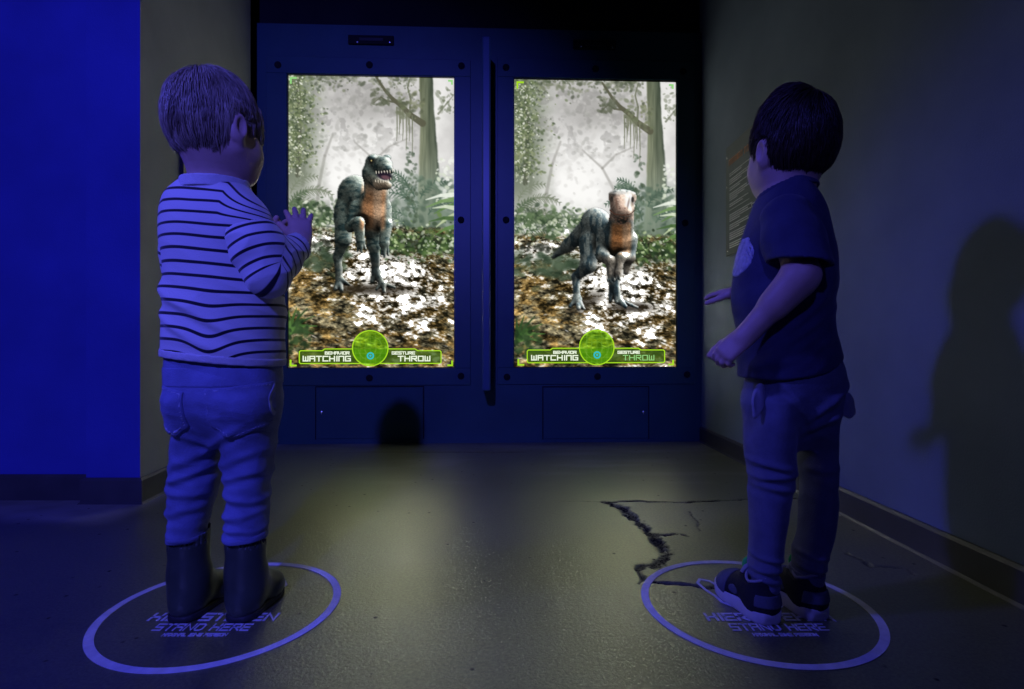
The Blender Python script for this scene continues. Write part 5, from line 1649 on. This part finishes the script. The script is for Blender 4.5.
        b = grid_obj('rubber_boot', g, M_boot, body, None, lambda V, N: .0012 * (fbm(V[:, 0] * 25, V[:, 1] * 25, V[:, 2] * 30, 3, 2) - .5) * 2)
        prof = [(0, -.001), (.014, .000), (.025, .010), (.0305, .03), (.0295, .06), (.0315, .09), (.0345, .112), (.031, .138), (.020, .153), (0, .158)]
        sl_mesh('boot_sole', prof, wv, [(0, .93), (.003, 1.0), (.011, 1.0), (.013, .95)], M_sole, b)
    return body


def sl_mesh(name, prof, wv, levels, mat, parent, skew=0.0, spring=0.0):
    """a sole: outline (half width, along) mirrored, stacked at (height, scale)"""
    hw = np.array(prof, float)
    t = np.linspace(0, len(hw) - 1, 60)
    s = np.stack([np.interp(t, np.arange(len(hw)), hw[:, j]) for j in (0, 1)], 1)
    for _ in range(3):
        s[1:-1] = (s[:-2] + 2 * s[1:-1] + s[2:]) / 4
    ol = np.concatenate([s[:-1], (s * np.array([-1, 1]))[:0:-1]])
    c = np.array([0, ol[:, 1].mean()])
    n = len(ol)
    V, F = [], []
    L = ol[:, 1].max()
    for z, k in levels:
        for p in ol:
            q = c + (p - c) * k
            V.append(wv(q[0] + skew * q[1], q[1], z + spring * max(0, q[1] / L - .7) ** 2 * 10))
    for l in range(len(levels) - 1):
        for i in range(n): F.append((l * n + i, l * n + (i + 1) % n, (l + 1) * n + (i + 1) % n, (l + 1) * n + i))
    F += [tuple(range(n - 1, -1, -1)), tuple(range((len(levels) - 1) * n, len(levels) * n))]
    mb = MB(); mb.V, mb.F = V, F
    return mb.build(name, mat, parent, None, True)


def child_tee():
    Y0 = 1.0
    root_pt = np.array([.46, 1.02, 0.])
    head = Head(P(790, 137, Y0), frame(-15, 6, 6), .93)
    S_l, E_l, W_l = P(787, 219, .945), P(802, 275, .885), P(745, 336, .925)
    S_r, E_r, W_r = P(776, 224, 1.06), P(762, 283, 1.10), P(741, 292, 1.10)
    tw = math.radians(50)                                            # the body is turned to the side
    g = Grid((.34, .82, .015), (.62, 1.24, .99), H)
    head.carve(g)
    nb, nt_ = P(787, 200, 1.0), head.w(0, -.020, -.06)
    g.cone(nt_, nb, .036, .042, .03)
    g.cone(nb - (0, 0, .02), S_l + (0, .02, -.01), .032, .024, .03).cone(nb - (0, 0, .02), S_r + (0, -.02, -.01), .032, .024, .03)
    g.tube([(P(0, py, 1)[2], P(x, py, 1)[0], 1.0, a * .86, b * .86) for py, x, a, b in ((212, 788, .070, .045), (240, 788, .086, .058), (290, 788, .088, .068), (340, 790, .090, .072), (400, 796, .086, .070))], tw, 2.2, .02)
    g.chain([S_l, E_l, W_l], [.029, .026, .0175], .012)
    g.cone(E_l + (W_l - E_l) * .12, E_l + (W_l - E_l) * .45, .0275, .0235, .012)
    g.chain([S_r, E_r, W_r], [.029, .024, .0175], .012)
    for t in (P_LEFT, P_RIGHT):
        g.tube(px_rows(t, 1.0, .66), 0, 2.0, .01)
        yy = t[-1][4]; an = P((t[-1][1] + t[-1][2]) / 2, 580, yy)
        g.cone(an, (an[0], yy, .04), .022, .02, .01).cone((an[0], yy, .04), (an[0] - .012, yy + .05, .032), .018, .015, .01)
    hand(g, W_l, np.array([-.66, .12, -.62]), np.array([.30, .75, -.62]), np.array([-.2, .9, .35]), .082, (34, 40, 46, 52), 3, 22, 25)
    hand(g, W_r, np.array([-.55, .75, .02]), np.array([.0, .2, -1.]), np.array([.0, -1., 0.]), .080, (10, 10, 12, 14), 5, 10, 30)
    V, F = g.mesh(); V = relax(V, F, 2)
    body = obj('person', V, F, M_skin, None, root_pt, True)
    tag(body, 'young dark-haired child in a navy T-shirt, sweatpants and sneakers, facing the closed-mouthed dinosaur', 'person')
    head.eyes(body)
    head.hair(body, M_brown, 33, 5000, (.010, -.050, .066), .0095, Line([-.10, -.075, -.05, -.03, -.016, .004, .012, .022, .034, .05, .066, .09], [-.074, -.074, -.070, -.050, -.006, -.003, -.022, -.026, .014, .022, .024, .024]), 7, (.036, .062), .0012, .5, lift=1.12)
    # --- T-shirt
    tab = [(378, 737, 843, .088), (362, 737, 843, .088), (345, 738, 839, .086), (326, 737.5, 835, .084), (302, 732.5, 834, .083), (285, 732.5, 837, .082), (271, 733.5, 838, .081), (250, 738, 836, .080), (229, 744, 831, .076), (212, 750, 827, .070), (202, 754, 822, .064), (194, 759, 816, .057), (187, 764, 809, .050), (181, 767, 806, .046)]
    g = Grid((.34, .84, .40), (.68, 1.16, .83), H)
    g.tube(px_rows(tab), math.radians(0), 2.3, .01, smooth=2, rnd=.006)
    hem = lambda X: P(0, 372.5, 1)[2] + .20 * (X - P(790, 0, 1)[0]) + .35 * np.maximum(0, X - P(800, 0, 1)[0])
    g.cone(P(788, 207, .985), S_l + (.002, .004, -.012), .034, .040, .03).cone(P(782, 207, 1.01), S_r - (0, .02, 0), .032, .036, .03)
    g.cut(lambda X, Y, Z: hem(X) - Z + 0 * Y)
    D0 = g.D.copy()
    g.D = np.maximum(g.D, -np.maximum(D0 + .006, g.ax[2][None, None, :] - (hem(g.ax[0])[:, None, None] + .03)))
    nk = P(787, 194, 1.0)
    tilt_n = np.array([-.25, .18, 1.0]); tilt_n /= np.linalg.norm(tilt_n)
    g.cone(nk - tilt_n * .004, nk + tilt_n * .06, .046, .055, .003, 's')
    f1 = folds(53, .0038, 8, 22, -.6)

    def dt(V, N):
        x, y, z = V.T
        d = f1(V, N) * (.4 + .6 * sstep(.68, .55, z))
        for (px, py, sl, w, a, lx) in ((800, 335, -.75, .009, .006, .06), (790, 352, -.55, .009, .005, .06), (810, 312, -.9, .010, .005, .05), (775, 365, -.3, .009, .004, .05), (822, 345, -.5, .008, .004, .03)):
            c = P(px, py, .92)
            ln = z - c[2] + sl * (x - c[0])
            d = d + a * np.exp(-(ln / w) ** 2) * sstep(lx, lx * .3, np.abs(x - c[0])) * sstep(1.0, .95, y)
        return d
    tee = grid_obj('navy_shirt', g, M_tee, body, None, dt)
    cl = Grid((.38, .90, .68), (.60, 1.10, .84), H)
    cl.cone(nk - tilt_n * .004, nk + tilt_n * .010, .0535, .0505, 0)
    cl.cone(nk - tilt_n * .03, nk + tilt_n * .05, .0475, .0475, .002, 's')
    cl.cut(lambda X, Y, Z: np.abs((X - nk[0]) * tilt_n[0] + (Y - nk[1]) * tilt_n[1] + (Z - nk[2]) * tilt_n[2] - .003) - .0085)
    grid_obj('collar', cl, M_tee, tee)
    # sleeves
    for s, e, k in ((S_l, E_l, 1.0), (S_r, E_r, .95)):
        a = s + (e - s) * .02; b = s + (e - s) * (.80 if k == 1.0 else .7)
        g = Grid(np.minimum(a, b) - .08, np.maximum(a, b) + .08, H)
        m = (a + b) / 2
        g.chain([a, m, b + (b - a) * .3], [.0435 * k, .0475 * k, .0475 * k], .012)
        ux = (b - a) / np.linalg.norm(b - a)
        if k == 1.0: ux = ux + np.array([.0, 0, .0]); cutn = np.array([-.16, .0, -1.0]); cutn /= np.linalg.norm(cutn)
        else: cutn = ux
        g.cut(lambda X, Y, Z: (X - b[0]) * cutn[0] + (Y - b[1]) * cutn[1] + (Z - b[2]) * cutn[2])
        g.cone(b - ux * .045, b + ux * .03, .038 * k, .0432 * k, .003, 's')
        f2 = folds(61, .0028, 12, 20, .6)
        grid_obj('sleeve', g, M_tee, tee, None, lambda V, N: f2(V, N))
    # pale print on the chest, seen edge-on
    q = Grid((.36, .95, .58), (.46, 1.10, .72), H)
    q.tube(px_rows(tab), 0, 2.3, .01, smooth=2, rnd=.006)
    q.D = q.D - .0016
    inner = q.D.copy()
    c = P(741, 258, 1.0)
    q.cut(lambda X, Y, Z: np.maximum(d_ell(X, Y, Z, c + (-.006, .0, .004), (.028, .045, .038)), -(inner + .003)) + .004 * (fbm(X * 90 + 0 * Y + 0 * Z, Y * 90 + 0 * X + 0 * Z, Z * 90 + 0 * X + 0 * Y, 3, 2) - .5))
    grid_obj('chest_print', q, M_print, tee, None, dt)
    # --- sweatpants
    g = Grid((.36, .84, .035), (.66, 1.18, .50), H)
    g.tube(px_rows([(354, 746, 838, .078), (368, 745.5, 844, .082), (380, 745.5, 845.5, .084), (395, 744, 844, .080), (408, 744, 841, .074), (420, 750, 834, .064), (434, 762, 824, .048), (448, 776, 812, .028)]), 0, 2.4, .01)
    lg, rg = P_LEFT, P_RIGHT
    for t in (lg, rg): g.tube(px_rows(t), 0, 2.1, .016, rnd=.01)
    base = g.copy()
    fj = folds(71, .0036, 10, 24, .15)

    def dp(V, N):
        x, y, z = V.T
        kz = np.exp(-((z - .235) / .05) ** 2) + 1.1 * np.exp(-((z - .085) / .03) ** 2) + .4 * np.exp(-((z - .38) / .04) ** 2)
        d = fj(V, N) * (.3 + .9 * kz)
        for (px, py, sl, w, a, lx) in ((765, 462, .12, .006, .005, .05), (770, 473, -.15, .006, .006, .05), (765, 484, .10, .006, .004, .05), (820, 470, -.15, .007, .004, .04), (820, 398, -.75, .008, .006, .05), (812, 420, -.55, .008, .004, .04), (785, 400, 1.2, .010, .004, .04),
                                   (764, 556, .1, .0045, .004, .05), (764, 568, -.12, .0045, .004, .05), (764, 578, .08, .004, .003, .05), (808, 556, .2, .0045, .004, .05), (808, 570, .1, .0045, .004, .05)):
            c = P(px, py, .97)
            ln = z - c[2] + sl * (x - c[0]) + .005 * (fbm(x * 30, z * 20, 0, int(px), 2) - .5)
            d = d + a * (np.exp(-(ln / w) ** 2) - .6 * np.exp(-((ln + 1.9 * w) / w) ** 2)) * sstep(lx, lx * .3, np.abs(x - c[0])) * sstep(1.02, .98, y)
        return d
    pants = grid_obj('sweatpants', g, M_jog, body, None, dp)
    for t, sg in ((lg, 1), (rg, -1)):
        zc = px_rows([t[-1]])[0][0]
        q = base.copy(); q.D = q.D - .0025
        xm = P(784, 0, .97)[0]
        q.cut(lambda X, Y, Z: np.maximum(np.maximum(Z - (zc + .026), zc - .001 - Z), (X - xm) * sg) + 0 * Y)
        q.D = np.maximum(q.D, -(base.D + .004))
        grid_obj('cuff', q, M_jog, pants, None, dp)
    # pocket linings that hang out on both sides
    for pts, w, nrm in (([(761, 390, .950), (759, 402, .942), (754, 415, .945)], (.0115, .0135, .006), (.55, -1, .1)),
                        ([(838, 396, .985), (845, 404, .985), (850, 411, .985)], (.012, .021, .014), (.30, -1, .05))):
        q3 = [P(a, b, c) for a, b, c in pts]
        g = Grid(np.min(q3, axis=0) - .04, np.max(q3, axis=0) + .04, .0018)
        g.chain(q3, w, .003)
        cc = np.mean(q3, axis=0); nrm = np.array(nrm) / np.linalg.norm(nrm)
        g.cut(lambda X, Y, Z: np.abs((X - cc[0]) * nrm[0] + (Y - cc[1]) * nrm[1] + (Z - cc[2]) * nrm[2] - .002 * np.sin((X - cc[0]) * 260)) - .0034)
        grid_obj('pocket_lining', g, M_lining, pants, None, folds(5, .0012, 60, 40))
    # --- sneakers
    for hx, hy, yaw in ((.449, .950, -12), (.541, .966, -10)):
        R = frame(yaw)
        def wv(x, y, z): return np.array([hx, hy, 0]) + x * .94 * R[0] + y * .93 * R[1] + np.array([0, 0, z])
        g = Grid((hx - .14, hy - .07, .0), (hx + .09, hy + .20, .12), .0019)
        g.cone(wv(0, .030, .030), wv(0, .034, .068), .0285, .0265, .012)
        g.ell(wv(0, .030, .030), (.0285, .033, .034), R, .01)
        g.cone(wv(0, .060, .046), wv(0, .105, .030), .0265, .024, .02)
        g.ell(wv(0, .112, .024), (.0315, .040, .026), R, .014)
        g.cut(lambda X, Y, Z: .017 - Z + 0 * X + 0 * Y)
        ll = lambda X, Y: ((X - hx) * R[1][0] + (Y - hy) * R[1][1])
        g.cut(lambda X, Y, Z: Z - (.062 + .35 * np.abs(ll(X, Y) - .032) * (ll(X, Y) < .032) + .12 * np.maximum(0, ll(X, Y) - .04)))
        up = g.copy()
        g.cone(wv(0, .034, .052), wv(0, .034, .10), .0215, .0235, .003, 's')
        shoe = grid_obj('sneaker', g, M_upper, body, None, None, None, 2)
        sl_mesh('shoe_sole', [(0, -.004), (.016, -.003), (.027, .008), (.031, .03), (.0295, .06), (.032, .09), (.0355, .112), (.032, .138), (.021, .152), (0, .157)], wv, [(0, .94), (.003, .985), (.012, 1.0), (.020, 1.0), (.022, .965)], M_white, shoe, 0, .010)
        for fn, nm, mt in ((lambda u, v, Z: np.maximum(.092 - v, Z - .06), 'toe_cap', M_patch),
                           (lambda u, v, Z: np.maximum(np.hypot((v - .072) / 1.4, Z - .034) - .0085, u), 'side_patch', M_patch),
                           (lambda u, v, Z: np.maximum(np.hypot((v - .072) / 1.4, Z - .034) - .0085, -u), 'side_patch', M_patch),
                           (lambda u, v, Z: np.maximum(np.maximum(v - .012, .030 - Z), Z - .050), 'heel_tab', M_patch)):
            q = up.copy(); q.D = q.D - .0015
            q.cut(lambda X, Y, Z: fn((X - hx) * R[0][0] + (Y - hy) * R[0][1], ll(X, Y), Z))
            q.D = np.maximum(q.D, -(up.D + .002))
            grid_obj(nm, q, mt, shoe, None, None, None, 1)
        # tongue, laces, green tab, pale collar lining
        g = Grid((hx - .14, hy - .03, .02), (hx + .09, hy + .16, .13), .0018)
        g.cone(wv(0, .088, .046), wv(0, .066, .074), 0.012, .012, .003)
        nv = R[1] * .8 + np.array([0, 0, .6]); tc_ = wv(0, .075, .066)
        g.cut(lambda X, Y, Z: np.abs((X - tc_[0]) * nv[0] + (Y - tc_[1]) * nv[1] + (Z - tc_[2]) * nv[2]) - .0045)
        grid_obj('tongue', g, M_grey, shoe)
        g = Grid(wv(0, .074, .08) - .035, wv(0, .074, .08) + .035, .0016)
        g.ell(wv(0, .074, .080), (.010, .0055, .013), R, 0)
        grid_obj('green_pull_tab', g, M_green, shoe)
        for k in range(4):
            y0, z0 = .070 + k * .011, .064 - k * .0075
            g = Grid(wv(0, y0, z0) - .032, wv(0, y0, z0) + .032, .0015)
            g.chain([wv(-.018, y0 + .004, z0 - .014), wv(0, y0, z0 - .002), wv(.018, y0 + .004, z0 - .014)], [.0016] * 3, .002)
            grid_obj('lace', g, M_grey, shoe)
        g = Grid(wv(0, .034, .06) - .05, wv(0, .034, .06) + .05, .0018)
        for i in range(24):
            a, b = 2 * math.pi * i / 24, 2 * math.pi * (i + 1) / 24
            pt = lambda t: wv(.0235 * math.cos(t), .034 + .026 * math.sin(t), .0625 + .010 * math.sin(t) ** 2 + (.004 if math.sin(t) < 0 else .002))
            g.cone(pt(a), pt(b), .0028, .0028, 0)
        grid_obj('collar_lining', g, M_lining, shoe)
    return body


child_striped()
child_tee()
# ------------------------------------------------------------------ light
def spot(name, loc, aim, power, col, cone, blend, size):
    l = bpy.data.lights.new(name, 'SPOT'); l.energy = power; l.color = col; l.spot_size = cone; l.spot_blend = blend; l.shadow_soft_size = size
    o = link(bpy.data.objects.new(name, l)); o.location = loc
    from mathutils import Vector
    o.rotation_euler = (Vector(aim) - Vector(loc)).to_track_quat('-Z', 'Y').to_euler()
    return o


BLUE = (.095, .098, 1.0)
spot('blue_stage_light_behind', (-.52, -2.2, 2.46), (-1.12, 1.8, .62), 450, BLUE, math.radians(54), .6, .05)
spot('blue_stage_light_side', (-2.5, .3, 2.4), (.80, 1.12, .0), 190, BLUE, math.radians(36), 1.0, .13)
w = bpy.data.worlds.new('dark_hall'); scene.world = w; w.use_nodes = True
w.node_tree.nodes['Background'].inputs[0].default_value = (.3, .35, .5, 1)
w.node_tree.nodes['Background'].inputs[1].default_value = .012
